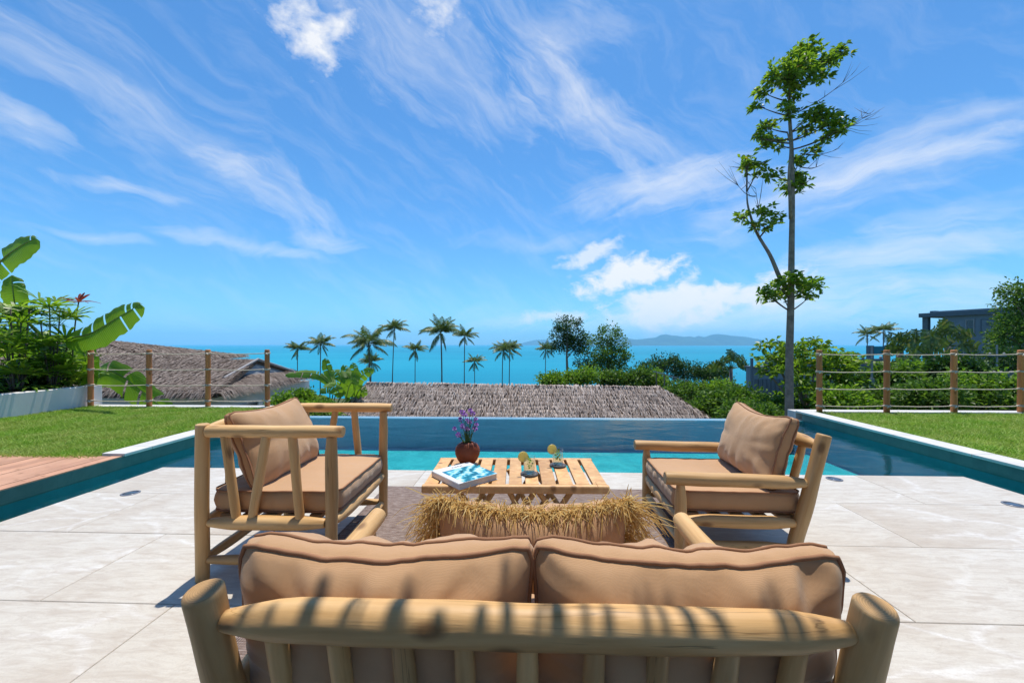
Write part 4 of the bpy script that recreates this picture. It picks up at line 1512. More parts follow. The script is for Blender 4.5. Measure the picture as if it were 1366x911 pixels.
def bounce_front():  # out of view, added to throw warm light on the sofa back
    e = empty('bounce_front', S(0, -4.4, 0), -YAW)
    tag(e, 'unseen cream house front with glass doors, added to bounce warm light', 'house')
    M['cream'] = plain('cream_plaster', (0.66, 0.59, 0.50), 0.85, 0.1, 0.05, 2)
    MB().box(-6.5, 6.5, -.3, 0, 0.0, 3.1).build('wall', M['cream'], e)
    MB().box(-6.8, 6.8, -.6, .25, 3.102, 3.3).build('cornice', M['cream'], e)
    for xa, xb in ((-3.4, -.2), (.2, 3.4)):
        f = MB().box(xa - .06, xb + .06, .002, .06, 2.25, 2.32).box(xa - .06, xa, .002, .06, 0, 2.25).box(xb, xb + .06, .002, .06, 0, 2.25)
        d = f.build('door', M['slate'], e)
        MB().box(xa, xb, .003, .03, 0.0, 2.25).build('pane', M['windowglass'], d)


bounce_front()

# ------------------------------------------------------------------ vegetation
RNG = np.random.default_rng(7)
M['leaf_mid'] = leafmat('leaf_mid_green', [(0.0, (0.045, 0.095, 0.014)), (0.4, (0.08, 0.155, 0.02)), (0.8, (0.125, 0.215, 0.03)), (1.0, (0.18, 0.265, 0.05))])
M['leaf_lime'] = leafmat('leaf_lime', [(0.0, (0.075, 0.145, 0.014)), (0.4, (0.13, 0.235, 0.022)), (0.8, (0.20, 0.315, 0.035)), (1.0, (0.28, 0.37, 0.07))], 0.42)
M['leaf_dark'] = leafmat('leaf_dark', [(0.0, (0.018, 0.05, 0.013)), (0.4, (0.032, 0.082, 0.018)), (0.8, (0.055, 0.12, 0.024)), (1.0, (0.085, 0.16, 0.035))], 0.28)
M['leaf_tree'] = leafmat('leaf_glossy', [(0.0, (0.085, 0.155, 0.016)), (0.4, (0.155, 0.25, 0.024)), (0.8, (0.23, 0.335, 0.038)), (0.97, (0.33, 0.39, 0.07)), (1.0, (0.38, 0.27, 0.05))], 0.5, 0.38, 0.5)
M['frond'] = leafmat('palm_frond', [(0.0, (0.045, 0.08, 0.016)), (0.5, (0.08, 0.13, 0.026)), (0.9, (0.13, 0.18, 0.045)), (1.0, (0.21, 0.18, 0.07))], 0.3, 0.4, 0.5)
M['fan'] = leafmat('lady_palm_leaf', [(0.0, (0.085, 0.17, 0.014)), (0.45, (0.17, 0.29, 0.024)), (0.85, (0.27, 0.39, 0.04)), (1.0, (0.45, 0.45, 0.10))], 0.42, 0.4, 0.45)
M['cordyline'] = leafmat('red_leaf', [(0.0, (0.10, 0.018, 0.02)), (0.5, (0.20, 0.032, 0.028)), (1.0, (0.33, 0.06, 0.045))], 0.4)
M['bark'] = plain('grey_bark', (0.24, 0.195, 0.155), 0.9, 0.1, 0.35, 7, 0.6, 24)
M['palm_bark'] = plain('palm_bark', (0.15, 0.125, 0.105), 0.9, 0.1, 0.3, 3, 0.5, 8)
M['twig'] = plain('twig_bark', (0.12, 0.10, 0.085), 0.9, 0.1, 0.2, 7)


def bananamat():
    t = MT('banana_leaf').set(rough=0.42, spec=0.45)
    uv = t.N.new('ShaderNodeUVMap')
    w = t.N.new('ShaderNodeTexWave'); w.bands_direction = 'Y'; w.inputs['Scale'].default_value = 9.0; w.inputs['Distortion'].default_value = 1.4; w.inputs['Detail'].default_value = 3
    t.L.new(uv.outputs[0], w.inputs[0])
    n = t.noise(t.coord('Object'), 2.5, 4.0)
    c = t.ramp(n, [(0.3, (0.085, 0.19, 0.018)), (0.7, (0.15, 0.29, 0.03))])
    c = t.mix(t.math('MULTIPLY', w.outputs['Fac'], 0.55), c, (0.24, 0.36, 0.06))
    t.color(c)
    t.bump(w.outputs['Fac'], 0.6, 0.02)
    t.translucent(0.45, t.mix(1.0, c, (1.7, 1.75, 0.55), 'MULTIPLY'))
    return t.m


M['banana'] = bananamat()
M['midrib'] = plain('banana_midrib', (0.17, 0.26, 0.06), 0.5, 0.4)


def unit(a):
    return a / np.maximum(1e-9, np.linalg.norm(a, axis=1))[:, None]


def leaf_geo(b, P, Dv, L, W, r, fold=0.25, droop=0.0):
    """n leaves at P pointing along Dv"""
    n = len(P)
    Dv = unit(Dv)
    rv = unit(r.normal(size=(n, 3)) + np.array([0, 0, 1.2]))
    side = unit(np.cross(Dv, rv)); nrm = np.cross(side, Dv)
    L = np.asarray(L)[:, None]; W = np.asarray(W)[:, None]
    mid = P + Dv * L * 0.5
    tip = P + Dv * L + np.array([0, 0, -1.0]) * L * droop
    V = np.stack([P, mid - side * W * .5 + nrm * W * fold, tip, mid + side * W * .5 + nrm * W * fold], 1).reshape(-1, 3)
    i0 = np.arange(n) * 4
    F = np.concatenate([np.stack([i0, i0 + 1, i0 + 2], 1), np.stack([i0, i0 + 2, i0 + 3], 1)])
    # the two halves share the rib, so a leaf stays one island
    b.add(V, F.tolist())


def blob_points(blobs, n, r, inner=0.55):
    vol = np.array([(bb[3] * bb[4] * bb[5]) ** (2 / 3) for bb in blobs]); vol = vol / vol.sum()
    which = r.choice(len(blobs), n, p=vol)
    B = np.array(blobs)[which]
    d = unit(r.normal(size=(n, 3)))
    # uneven skin: clumps push out, hollows draw in
    ph = d * 3.1 + B[:, :3] * 1.3
    lump = 1 + 0.22 * np.sin(ph[:, 0] * 1.9 + 1) * np.sin(ph[:, 1] * 2.3) + 0.16 * np.sin(ph[:, 2] * 3.7 + ph[:, 0] * 2.9)
    rad = lump * (inner + (1 - inner) * r.uniform(0, 1, n) ** 0.5)
    return B[:, :3] + d * B[:, 3:6] * rad[:, None], d


def foliage(name, blobs, n, L, W, mat, parent, seed, inner=0.5, clump=0.0, up=0.25, fold=0.2):
    r = np.random.default_rng(seed)
    P, d = blob_points(blobs, n, r, inner)
    if clump:       # gather leaves into sprays
        k = max(4, n // 14)
        C, cd = blob_points(blobs, k, r, inner)
        w = r.integers(0, k, n)
        P = C[w] + r.normal(size=(n, 3)) * clump
        d = cd[w]
    dv = d * 0.7 + r.normal(size=(n, 3)) * 0.6 + np.array([0, 0, up])
    b = MB()
    leaf_geo(b, P, dv, r.uniform(.6, 1.2, n) * L, r.uniform(.7, 1.2, n) * W, r, fold, 0.15)
    return b.build(name, mat, parent)


def bush(name, cat, label, px, py, d, rx, ry, n, mat, seed, group=None, leafpx=4.0, base=None, lobes=5, stems=True):
    """leafy bush: centre at pixel (px, py), d metres ahead, half sizes rx, ry in pixels"""
    sc = d / FPX
    c = D(px, py, d)
    r = random.Random(seed)
    gz = hill(c.x, c.y) if base is None else base
    e = empty(name, (c.x, c.y, gz))
    tag(e, label, cat, group)
    R_, H_ = rx * sc, ry * sc
    blobs = []
    for k in range(lobes):
        a = r.uniform(0, 6.28); q = r.uniform(.15, .62)
        s = r.uniform(.42, .66)
        blobs.append((math.cos(a) * q * R_, math.sin(a) * q * R_ * .8, c.z - gz + r.uniform(-.35, .42) * H_, R_ * s, R_ * s * .85, H_ * r.uniform(.42, .62)))
    blobs.append((0, 0, c.z - gz - H_ * .25, R_ * .8, R_ * .65, H_ * .75))
    foliage('crown', blobs, n, leafpx * sc, leafpx * .55 * sc, mat, e, seed, 0.6, leafpx * sc * .7)
    if stems:
        for k in range(3):
            a = r.uniform(0, 6.28)
            top = Vector((math.cos(a) * R_ * .35, math.sin(a) * R_ * .3, max(.3, c.z - gz)))
            MB().tube(bez((math.cos(a) * .06, math.sin(a) * .06, -0.1), (top.x * .3, top.y * .3, top.z * .6), top, 6), [.05 * max(.4, R_ * .4), .045 * max(.4, R_ * .4), .04, .03, .02, .012], 6).build('trunk', M['bark'], e, True)
    return e


def tree(name, label, px_base, d, trunk, blobs_px, n, mat, seed, tr=0.2, leafpx=4.0, depth=0.7, clump=0.8, inner=0.35, group=None, extra=()):
    """trunk: pixel points from the foot up; blobs: (px, py, rx, ry) in pixels at d metres"""
    sc = d / FPX
    foot = D(trunk[0][0], trunk[0][1], d)
    gz = hill(foot.x, foot.y)
    e = empty(name, (foot.x, foot.y, gz))
    tag(e, label, 'tree', group)
    o = Vector((foot.x, foot.y, gz))
    r = random.Random(seed)
    pts = [Vector((0, 0, -0.3))] + [D(x, y, d) - o for x, y in trunk[0 if foot.z > gz + 1 else 1:]]
    path = smooth_path(pts, 4)
    m = len(path)
    tb = MB().tube(path, [tr * (1 - .8 * i / (m - 1)) for i in range(m)], 8)
    bl = []
    for (x, y, rx, ry) in blobs_px:
        c = D(x, y, d) - o
        c.y += r.uniform(-.6, .6) * rx * sc
        bl.append((c.x, c.y, c.z, rx * sc, rx * sc * depth, ry * sc))
        # limb from the trunk to this clump
        i = min(range(m), key=lambda q: abs(path[q].z - (c.z - 1.2 * rx * sc)))
        tb.tube(bez(path[i], (path[i] + c) / 2 + Vector((0, 0, .3 * rx * sc)), c, 5), [tr * .3, tr * .25, tr * .2, tr * .14, tr * .06], 5)
    tb.build('trunk', M['bark'], e, True)
    foliage('crown', bl, n, leafpx * sc, leafpx * .5 * sc, mat, e, seed, inner, clump * leafpx * sc)
    return e


# ---- coconut palms
def frond_mesh(name, elev, droop, Lf, seed, pairs=34, ll=0.52, sag=0.55):
    r = random.Random(seed)
    b = MB()
    pts = []
    x, z, a = 0.0, 0.0, elev
    n = 12
    for i in range(n + 1):
        pts.append(Vector((x, 0.04 * math.sin(i * .5 + seed), z)))
        x += math.cos(a) * Lf / n; z += math.sin(a) * Lf / n
        a -= droop / n * (0.5 + 1.2 * i / n)
    b.tube(pts, [.035 - .03 * i / n for i in range(n + 1)], 3, False)
    for i in range(pairs):
        t = 0.16 + 0.84 * i / (pairs - 1)
        k = min(n - 1, int(t * n)); f = t * n - k
        p = pts[k].lerp(pts[k + 1], f)
        tg = (pts[k + 1] - pts[k]).normalized()
        l = ll * (0.45 + 1.0 * math.sin(math.pi * min(1, t * .9 + .12))) * r.uniform(.85, 1.1) * (1.0 if t < .9 else .75)
        for s in (-1, 1):
            dr = (Vector((0, s, 0)) * .8 + tg * .65 + Vector((0, 0, -sag * r.uniform(.6, 1.4)))).normalized()
            tip = p + dr * l + Vector((0, 0, -l * .22))
            md = p + dr * l * .45
            w = tg * .036 * r.uniform(.8, 1.3)
            b.add([p - w * .5, p + w * .5, md + w, md - w, tip], [(0, 1, 2, 3), (3, 2, 4)])
    return b.mesh(name, M['frond'])


FRONDS = [frond_mesh('frond', R(74), R(45), 2.5, 1), frond_mesh('frond', R(52), R(60), 2.9, 2), frond_mesh('frond', R(24), R(58), 3.0, 3), frond_mesh('frond', R(-18), R(48), 2.9, 4, sag=.8), frond_mesh('frond', R(40), R(88), 3.1, 5), frond_mesh('frond', R(-52), R(26), 2.6, 6, sag=1.0)]
M['coconut'] = plain('coconut', (0.13, 0.15, 0.035), 0.5, 0.3)


def palm(px, py, w, label, seed, bend=0, nf=24, d=None, group='coconut palms in front of the bay'):
    d = d or FPX * 5.6 / w
    c = D(px, py, d)
    r = random.Random(seed)
    gz = hill(c.x, c.y)
    e = empty('coconut_palm', (c.x - bend, c.y, gz))
    tag(e, label, 'palm tree', group)
    top = Vector((bend, 0, c.z - gz))
    path = bez((0, 0, -.3), (bend * .3 + r.uniform(-.3, .3), r.uniform(-.3, .3), top.z * .5), top, 14)
    MB().tube(path, [.20 - .09 * min(1, i / 6) for i in range(14)], 8).build('trunk', M['palm_bark'], e, True)
    s = w * d / FPX / 4.25
    for k in range(nf):
        a = k * 2.399 + r.uniform(-.25, .25)
        ring = k / nf
        v = 0 if ring < .2 else (r.choice((1, 4)) if ring < .5 else (r.choice((2, 2, 4)) if ring < .72 else r.choice((3, 3, 2, 5))))
        m = Matrix.Translation(top + Vector((0, 0, .12 * (1 - ring)))) @ Matrix.Rotation(a, 4, 'Z') @ Matrix.Rotation(r.uniform(-.22, .22) + (0 if v else r.uniform(0, .4)), 4, 'Y') @ Matrix.Rotation(r.uniform(-.2, .2), 4, 'X') @ Matrix.Scale(s * r.uniform(.85, 1.1), 4)
        link('frond', FRONDS[v], e, m)
    for k in range(5):
        a = r.uniform(0, 6.28)
        q = top + Vector((math.cos(a) * .25, math.sin(a) * .25, -.28 + r.uniform(-.1, .1)))
        cb = MB(); lathe(cb, [(0.0, -.13), (.07, -.10), (.105, 0), (.085, .09), (0.0, .14)], 8)
        cb.build('coconut', M['coconut'], e, True, Matrix.Translation(q))


for i, (px, py, w, label, bend) in enumerate([
        (397, 466, 27, 'short coconut palm, leftmost of the row in front of the sea', 0.2),
        (428, 459, 31, 'slim coconut palm second from the left, above the banana leaves', 0.1),
        (492, 459, 52, 'large coconut palm with long drooping fronds left of centre', -0.3),
        (496, 483, 26, 'small coconut palm just below the large drooping one', 0.2),
        (526, 439, 30, 'tall coconut palm with a wind swept tuft right of the large drooping one', 0.6),
        (554, 467, 26, 'low coconut palm between the wind swept palm and the tallest crown', 0.0),
        (588, 444, 45, 'coconut palm with a wide star shaped crown at centre left', -0.1),
        (620, 449, 29, 'slim coconut palm right of the wide star shaped one', 0.1),
        (633, 483, 24, 'smallest coconut palm low in front of the sea', -0.1),
        (671, 467, 29, 'left one of the pair of coconut palms at centre', 0.1),
        (680, 466, 28, 'right one of the pair of coconut palms at centre', 0.2),
        (728, 466, 24, 'coconut palm beside the dark spreading tree', 0.0)]):
    palm(px, py, w, label, 40 + i, bend)
palm(1157, 447, 27, 'coconut palm on the left above the right fence', 71, -.2, 17, None, 'coconut palms above the right fence')
palm(1179, 442, 29, 'coconut palm on the right above the right fence', 72, .1, 17, None, 'coconut palms above the right fence')

# ---- trees and bushes beyond the pool, centre to right
tree('spreading_tree', 'dark spreading tree with two bare trunks at centre', 757, 62, [(757, 545), (757, 505), (756, 470), (757, 440)],
     [(757, 432, 18, 9), (748, 446, 14, 9), (770, 447, 15, 10), (741, 462, 8, 8), (772, 464, 12, 8), (756, 458, 16, 10), (779, 458, 7, 8)], 3600, M['leaf_dark'], 5, .30, 3.6, clump=.7, inner=.3)
tree('bushy_tree', 'round bushy green tree right of the dark spreading tree', 811, 56, [(812, 545), (812, 510), (811, 480), (811, 455)],
     [(811, 446, 17, 9), (800, 458, 13, 9), (823, 459, 13, 10), (806, 474, 18, 11), (826, 478, 12, 10), (815, 490, 20, 11), (797, 487, 9, 10)], 4600, M['leaf_mid'], 6, .26, 3.6, inner=.35)
tree('thin_tree', 'thin feathery tree between the two larger centre trees', 784, 60, [(784, 545), (784, 510), (784, 485)],
     [(784, 472, 8, 7), (777, 484, 9, 6), (790, 482, 8, 7), (782, 492, 10, 6)], 900, M['leaf_dark'], 8, .16, 3.4, inner=.2)
for i, (px, py, rx, ry, mt, lb) in enumerate([
        (742, 507, 22, 9, 'leaf_lime', 'low bright bush at the left end of the row behind the thatch'),
        (776, 502, 26, 11, 'leaf_lime', 'wide bright bush below the two centre trees'),
        (810, 505, 22, 12, 'leaf_mid', 'mid green bush below the bushy tree'),
        (846, 505, 24, 13, 'leaf_mid', 'mounded bush right of the bushy tree'),
        (873, 507, 20, 12, 'leaf_lime', 'bright bush at the right end of the row behind the thatch')]):
    bush('rounded_bush', 'bush', lb, px, py, 34 + i * .7, rx, ry, 2600, M[mt], 300 + i, 'bushes behind the thatched roof', 4.2)
for i, (px, py, rx, ry, lb) in enumerate([
        (868, 492, 16, 12, 'dark scrubby tree behind the row of bushes'), (890, 482, 18, 8, 'flat topped dark tree left of the gap to the sea'),
        (912, 492, 17, 12, 'dark tree at the sea gap behind the thatch corner'), (938, 492, 16, 8, 'low dark tree right of the sea gap'), (960, 494, 14, 8, 'small dark tree left of the fan shaped palm')]):
    tree('scrub_tree', lb, px, 66 + i, [(px, 545), (px, 515), (px + 1, py)], [(px, py, rx, ry * .8), (px - rx * .5, py + 5, rx * .6, ry * .7), (px + rx * .55, py + 4, rx * .6, ry * .7), (px, py + 9, rx * .8, ry * .7)], 1500, M['leaf_dark'], 330 + i, .18, 3.6, group='dark trees by the sea gap')


# fan shaped traveller's palms
def fan_palm(px, py, d, size_px, label, seed, nl=13, spread=1.25, gz=None, trunk_px=0, group=None, mat='frond'):
    sc = d / FPX
    c = D(px, py, d)
    g = hill(c.x, c.y) if gz is None else gz
    e = empty('fan_palm', (c.x, c.y, g))
    tag(e, label, 'palm tree', group)
    r = random.Random(seed)
    top = Vector((0, 0, c.z - g))
    MB().tube([(0, 0, -.2), (0.05, 0, top.z * .5), tuple(top)], [.24, .2, .18], 8).build('trunk', M['palm_bark'], e, True)
    yaw = r.uniform(-.5, .5)
    for k in range(nl):
        a = (k / (nl - 1) - .5) * 2 * spread + r.uniform(-.05, .05)
        Lf = size_px * sc * r.uniform(.85, 1.08)
        dr = Vector((math.sin(a), .15 * r.uniform(-1, 1), math.cos(a)))
        p0 = top + Vector((0, 0, -.05)); p1 = p0 + dr * Lf * .55; p2 = p0 + dr * Lf * .98 + Vector((math.sin(a) * Lf * .12, r.uniform(-.1, .1) * Lf, -abs(math.sin(a)) * Lf * .28 - .04 * Lf))
        path = bez(p0, p1, p2, 12)
        b = MB()
        b.tube(path[:7], [.05, .045, .04, .035, .03, .025, .02], 4, False)
        wd = Lf * .17
        # blade torn into strips
        for s in (-1, 1):
            for j in range(4, 11):
                t = path[j]; t2 = path[j + 1]
                tg = (t2 - t).normalized()
                sd = tg.cross(Vector((0, 1, 0.15))).normalized() * s
                f = math.sin(math.pi * (j - 3.2) / 8.6) ** .6
                dy = Vector((0, .35 * wd * f * r.uniform(-1, 1), -wd * f * .25))
                g_ = tg * (t2 - t).length * .1
                b.add([t + g_ * .3, t2 - g_ * .3, t2 + sd * wd * f + tg * wd * .35 + dy - g_, t + sd * wd * f + tg * wd * .35 + dy + g_], [(0, 1, 2, 3)])
        b.build('leaf', M[mat], e)
    return e


fan_palm(975, 492, 44, 27, 'fan shaped palm rising against the sea left of the tall tree', 401, 12, 1.25)
GF = 'fan palms before the dark building'
fan_palm(1264, 462, 29, 40, 'largest fan palm, in front of the dark building', 402, 15, 1.35, group=GF)
fan_palm(1222, 468, 31, 34, 'fan palm left of the largest one by the dark building', 403, 12, 1.3, group=GF)
fan_palm(1200, 466, 33, 26, 'small fan palm farthest left of the dark building', 404, 10, 1.2, group=GF)
fan_palm(1243, 478, 27, 40, 'low fan palm below the largest one, above the right fence', 405, 13, 1.5, group=GF)
fan_palm(1205, 502, 25, 30, 'lowest fan palm seen through the right fence ropes', 406, 11, 1.45, group=GF)

# hedge right of the thatch, and shrubs behind the right fence
GH = 'clipped shrubs between the thatch and the tall tree'
for i, (px, py, d, rx, ry, lb) in enumerate([
        (955, 548, 15, 40, 24, 'dense green shrub at the right corner of the thatch'), (990, 538, 14.5, 42, 22, 'dense shrub between the thatch corner and the tall tree'),
        (1030, 553, 13.0, 44, 20, 'low shrub at the foot of the tall tree'), (1000, 556, 12.0, 40, 14, 'lowest shrub, directly behind the right armchair')]):
    bush('dense_shrub', 'shrub', lb, px, py, d, rx, ry, 5200, M['leaf_mid'], 420 + i, GH, 6.5, lobes=8)
for i, (px, py, d, rx, ry, mt, lb) in enumerate([(905, 523, 24, 30, 13, 'leaf_mid', 'green bush in front of the lean-to posts'), (935, 522, 26, 26, 12, 'leaf_mid', 'green bush at the right hip of the thatch'), (968, 519, 25, 26, 13, 'leaf_lime', 'light green bush below the fan shaped palm')]):
    bush('rounded_bush', 'bush', lb, px, py, d, rx, ry, 2600, M[mt], 360 + i, 'bushes behind the thatched roof', 4.6)
GR = 'shrubs behind the right fence'
for i, (px, py, d, rx, ry, mt, lb) in enumerate([
        (1130, 540, 11.5, 42, 22, 'leaf_lime', 'lime green shrub behind the first right fence post'), (1196, 536, 12.5, 48, 26, 'leaf_mid', 'broad dark leaved shrub between the first two right fence gaps'),
        (1246, 532, 11.0, 40, 26, 'leaf_mid', 'leafy shrub left of the third right fence post'), (1296, 524, 11.5, 38, 30, 'leaf_lime', 'pale green shrub right of the third right fence post'),
        (1336, 534, 11.0, 38, 28, 'leaf_mid', 'rounded shrub before the last right fence post'), (1385, 530, 11.0, 40, 32, 'leaf_lime', 'bright shrub at the right picture edge behind the fence'),
        (1192, 506, 17, 34, 16, 'leaf_mid', 'green shrub below the small fan palm, above the first right fence gaps'), (1240, 504, 17.5, 32, 16, 'leaf_lime', 'light green shrub below the low fan palm'), (1285, 498, 16, 30, 20, 'leaf_dark', 'darker shrub behind the pale green one by the third right fence post')]):
    bush('leafy_shrub', 'shrub', lb, px, py, d, rx, ry, 3600, M[mt], 440 + i, GR, 7.0, lobes=7)


def rosettes(b, pts, r, L, W, nl=8, flat=.5):
    n = len(pts)
    P = np.repeat(np.array(pts), nl, 0)
    a = r.uniform(0, 2 * np.pi, n * nl)
    ax = unit(np.repeat(r.normal(size=(n, 3)) * .45 + np.array([0, 0, 1]), nl, 0))
    t1 = unit(np.cross(ax, np.array([1, .2, .1]))); t2 = np.cross(ax, t1)
    dv = t1 * np.cos(a)[:, None] + t2 * np.sin(a)[:, None] + ax * r.uniform(-.15, .9, n * nl)[:, None] * flat * 1.6
    leaf_geo(b, P + unit(dv) * .02, dv, r.uniform(.65, 1.15, n * nl) * L, r.uniform(.75, 1.15, n * nl) * W, r, .18, .22)


def big_leaf_tree():
    """the leafy tree behind the tall trunk"""
    d = 13.0; sc = d / FPX
    foot = D(1075, 600, d); gz = hill(foot.x, foot.y)
    o = Vector((foot.x, foot.y, gz))
    e = empty('large_leaf_tree', o)
    tag(e, 'large leaved tree right behind the tall slender trunk', 'tree')
    r = np.random.default_rng(17)
    blobs = [(1028, 470, 26, 16), (1060, 475, 30, 22), (1090, 480, 34, 24), (1120, 488, 26, 20), (1105, 510, 34, 22), (1135, 505, 18, 18), (1060, 505, 26, 20), (1075, 535, 38, 18), (1020, 492, 16, 10), (1110, 535, 30, 16)]
    bl = []
    tb = MB()
    tb.tube([(0, 0, -.2), (.05, 0, 1.0), (0, .1, 2.2)], [.16, .13, .1], 8)
    for x, y, rx, ry in blobs:
        c = D(x, y, d + r.uniform(-.6, .8)) - o
        bl.append((c.x, c.y, c.z, rx * sc, rx * sc * .8, ry * sc))
        tb.tube(bez((0, 0, .9 + r.uniform(-.3, .8)), (c.x * .4, c.y * .4, c.z * .7), c, 6), [.07, .06, .05, .04, .03, .015], 5)
    tb.build('trunk', M['bark'], e, True)
    P, _ = blob_points(bl, 420, r, .45)
    b = MB(); rosettes(b, P, r, 9.5 * sc, 3.6 * sc, 9)
    b.build('crown', M['leaf_tree'], e)


big_leaf_tree()


def tall_tree():
    d = 10.6; sc = d / FPX
    foot = D(1053, 600, d); gz = hill(foot.x, foot.y)
    o = Vector((foot.x, foot.y, gz))
    e = empty('slender_tree', o)
    tag(e, 'tall slender tree with sparse leaf tufts towering on the right', 'tree')
    q = lambda x, y, dy=0: D(x, y, d) - o + Vector((0, dy, 0))
    tb = MB()
    main = smooth_path([Vector((0, 0, -.3)), q(1053, 555), q(1053, 480), q(1055, 400), q(1056, 330), q(1057, 260), q(1056, 200), q(1053, 145), q(1056, 105), q(1070, 75)], 5)
    m = len(main)
    tb.tube(main, [.118 * (1 - .86 * (i / (m - 1)) ** .9) for i in range(m)], 12)
    left = smooth_path([q(1053, 392), q(1040, 370), q(1027, 340), q(1018, 305, .3), q(1010, 270, .4), q(1008, 248, .4)], 4)
    tb.tube(left, [.065 * (1 - .75 * i / (len(left) - 1)) for i in range(len(left))], 8)
    second = smooth_path([q(1055, 292), q(1047, 268, -.2), q(1042, 240, -.3), q(1044, 205, -.3), q(1040, 185, -.3)], 4)
    tb.tube(second, [.05 * (1 - .7 * i / (len(second) - 1)) for i in range(len(second))], 7)
    tb.build('trunk', M['bark'], e, True)
    clusters = [(1085, 64, 15, 11), (1072, 68, 14, 12), (1062, 84, 18, 13), (1044, 96, 18, 14), (1055, 108, 22, 16), (1040, 118, 20, 14), (1060, 128, 12, 10), (1110, 78, 14, 9), (1122, 70, 10, 8), (1098, 86, 12, 9), (1088, 106, 16, 9),
                (1028, 108, 12, 12), (1018, 122, 10, 9), (1012, 138, 10, 6), (1070, 90, 12, 14), (1072, 160, 16, 10), (1088, 164, 18, 11), (1104, 168, 16, 10), (1116, 178, 12, 9), (1076, 176, 12, 8), (1026, 165, 12, 9), (1032, 180, 12, 10), (1018, 182, 10, 6), (1012, 185, 7, 5),
                (1046, 150, 10, 14), (1098, 186, 12, 8), (1088, 200, 12, 7), (1068, 215, 12, 9), (1066, 236, 16, 11), (1076, 240, 10, 9), (1060, 250, 14, 9), (1042, 190, 8, 8), (1000, 216, 14, 8), (1018, 222, 16, 9), (1030, 232, 10, 7), (992, 222, 7, 6),
                (998, 284, 12, 6), (1015, 285, 14, 8), (1030, 294, 12, 8), (1000, 302, 10, 5), (1022, 302, 12, 6),
                (1020, 392, 13, 8), (1036, 384, 16, 10), (1052, 372, 16, 10), (1070, 384, 18, 10), (1086, 378, 11, 8), (1054, 394, 18, 8), (1078, 396, 14, 7), (1030, 398, 12, 6)]
    r = np.random.default_rng(23)
    wb = MB(); b = MB()
    allp = main + left + second
    for (x, y, rx, ry) in clusters:
        c = q(x, y, r.uniform(-.5, .5) * min(1.0, rx * sc * 2))
        nn = max(5, int(rx * ry / 9))
        P, _ = blob_points([(c.x, c.y, c.z, rx * sc, rx * sc * .9, ry * sc)], nn, r, .3)
        rosettes(b, P, r, 9.0 * sc, 3.8 * sc, 8)
        # branch out to the tuft, growing upwards
        s = min(allp, key=lambda p: (p - c).length + max(0, p.z - c.z + .25) * 4)
        tip = Vector(c)
        mid = s.lerp(tip, .5) + Vector((0, 0, -.08 * (tip - s).length))
        wb.tube(bez(s, mid, tip, 6), [.022, .019, .016, .013, .01, .006], 5)
        for p in P[:5]:
            wb.tube([tip.lerp(s, .25), tuple((Vector(p) + tip) / 2 + Vector((0, 0, -.04))), tuple(p)], [.009, .007, .004], 4)
    # bare twigs, right and left
    rr = random.Random(9)
    for (a, c, nt_) in (((1064, 150), (1136, 100), 6), ((1112, 176), (1158, 152), 9), ((1104, 172), (1154, 160), 6), ((1066, 222), (1100, 218), 4), ((1008, 262), (985, 248), 6), ((1024, 214), (972, 222), 3), ((1068, 205), (1120, 198), 4), ((1014, 284), (1008, 252), 5)):
        p0, p1 = q(*a), q(*c)
        path = bez(p0, p0.lerp(p1, .5) + Vector((0, 0, -.18)), p1, 7)
        wb.tube(path, [.016, .014, .012, .01, .008, .006, .003], 5)
        for k in range(nt_):
            s = path[rr.randint(2, 6)]
            dr = (p1 - p0).normalized() + Vector((rr.gauss(0, .6), rr.gauss(0, .5), rr.gauss(.3, .6)))
            wb.tube([s, s + dr * .18, s + dr * .36 + Vector((0, 0, .06))], [.007, .005, .002], 4)
    wb.build('branches', M['twig'], e, True)['kind'] = 'stuff'
    b.build('crown', M['leaf_tree'], e)


tall_tree()

# broad tree at the right edge
tree('broad_tree', 'large broad tree at the right picture edge beside the dark building', 1372, 30, [(1372, 560), (1372, 500), (1370, 450), (1370, 420)],
     [(1362, 386, 20, 11), (1352, 404, 18, 10), (1376, 400, 24, 14), (1345, 432, 22, 12), (1368, 428, 26, 14), (1338, 450, 18, 10), (1362, 452, 26, 14), (1395, 425, 30, 30), (1400, 390, 26, 16), (1350, 472, 24, 12), (1382, 478, 26, 14)], 6500, M['leaf_mid'], 510, .3, 5.0, clump=.75, inner=.4)
tree('shade_tree', 'dark leafy tree under the broad tree behind the last fence post', 1335, 24, [(1335, 590), (1335, 530), (1334, 500)],
     [(1322, 478, 20, 14), (1345, 486, 22, 14), (1310, 494, 18, 12), (1335, 505, 26, 12), (1360, 500, 20, 14)], 3000, M['leaf_dark'], 511, .2, 5.0, inner=.4)

# ------------------------------------------------------------------ buildings on the right
M['slate_wall'] = plain('blue_grey_render', (0.19, 0.24, 0.28), 0.75, 0.2, 0.12, 0.8, 0.1, 30)
M['slate_dark'] = plain('dark_grey_frame', (0.12, 0.155, 0.185), 0.7, 0.2, 0.1)
M['concrete'] = plain('pale_concrete', (0.36, 0.35, 0.34), 0.85, 0.15, 0.15, 2)
M['roof_green'] = plain('mossy_flat_roof', (0.17, 0.19, 0.08), 0.95, 0.1, 0.3, 2)


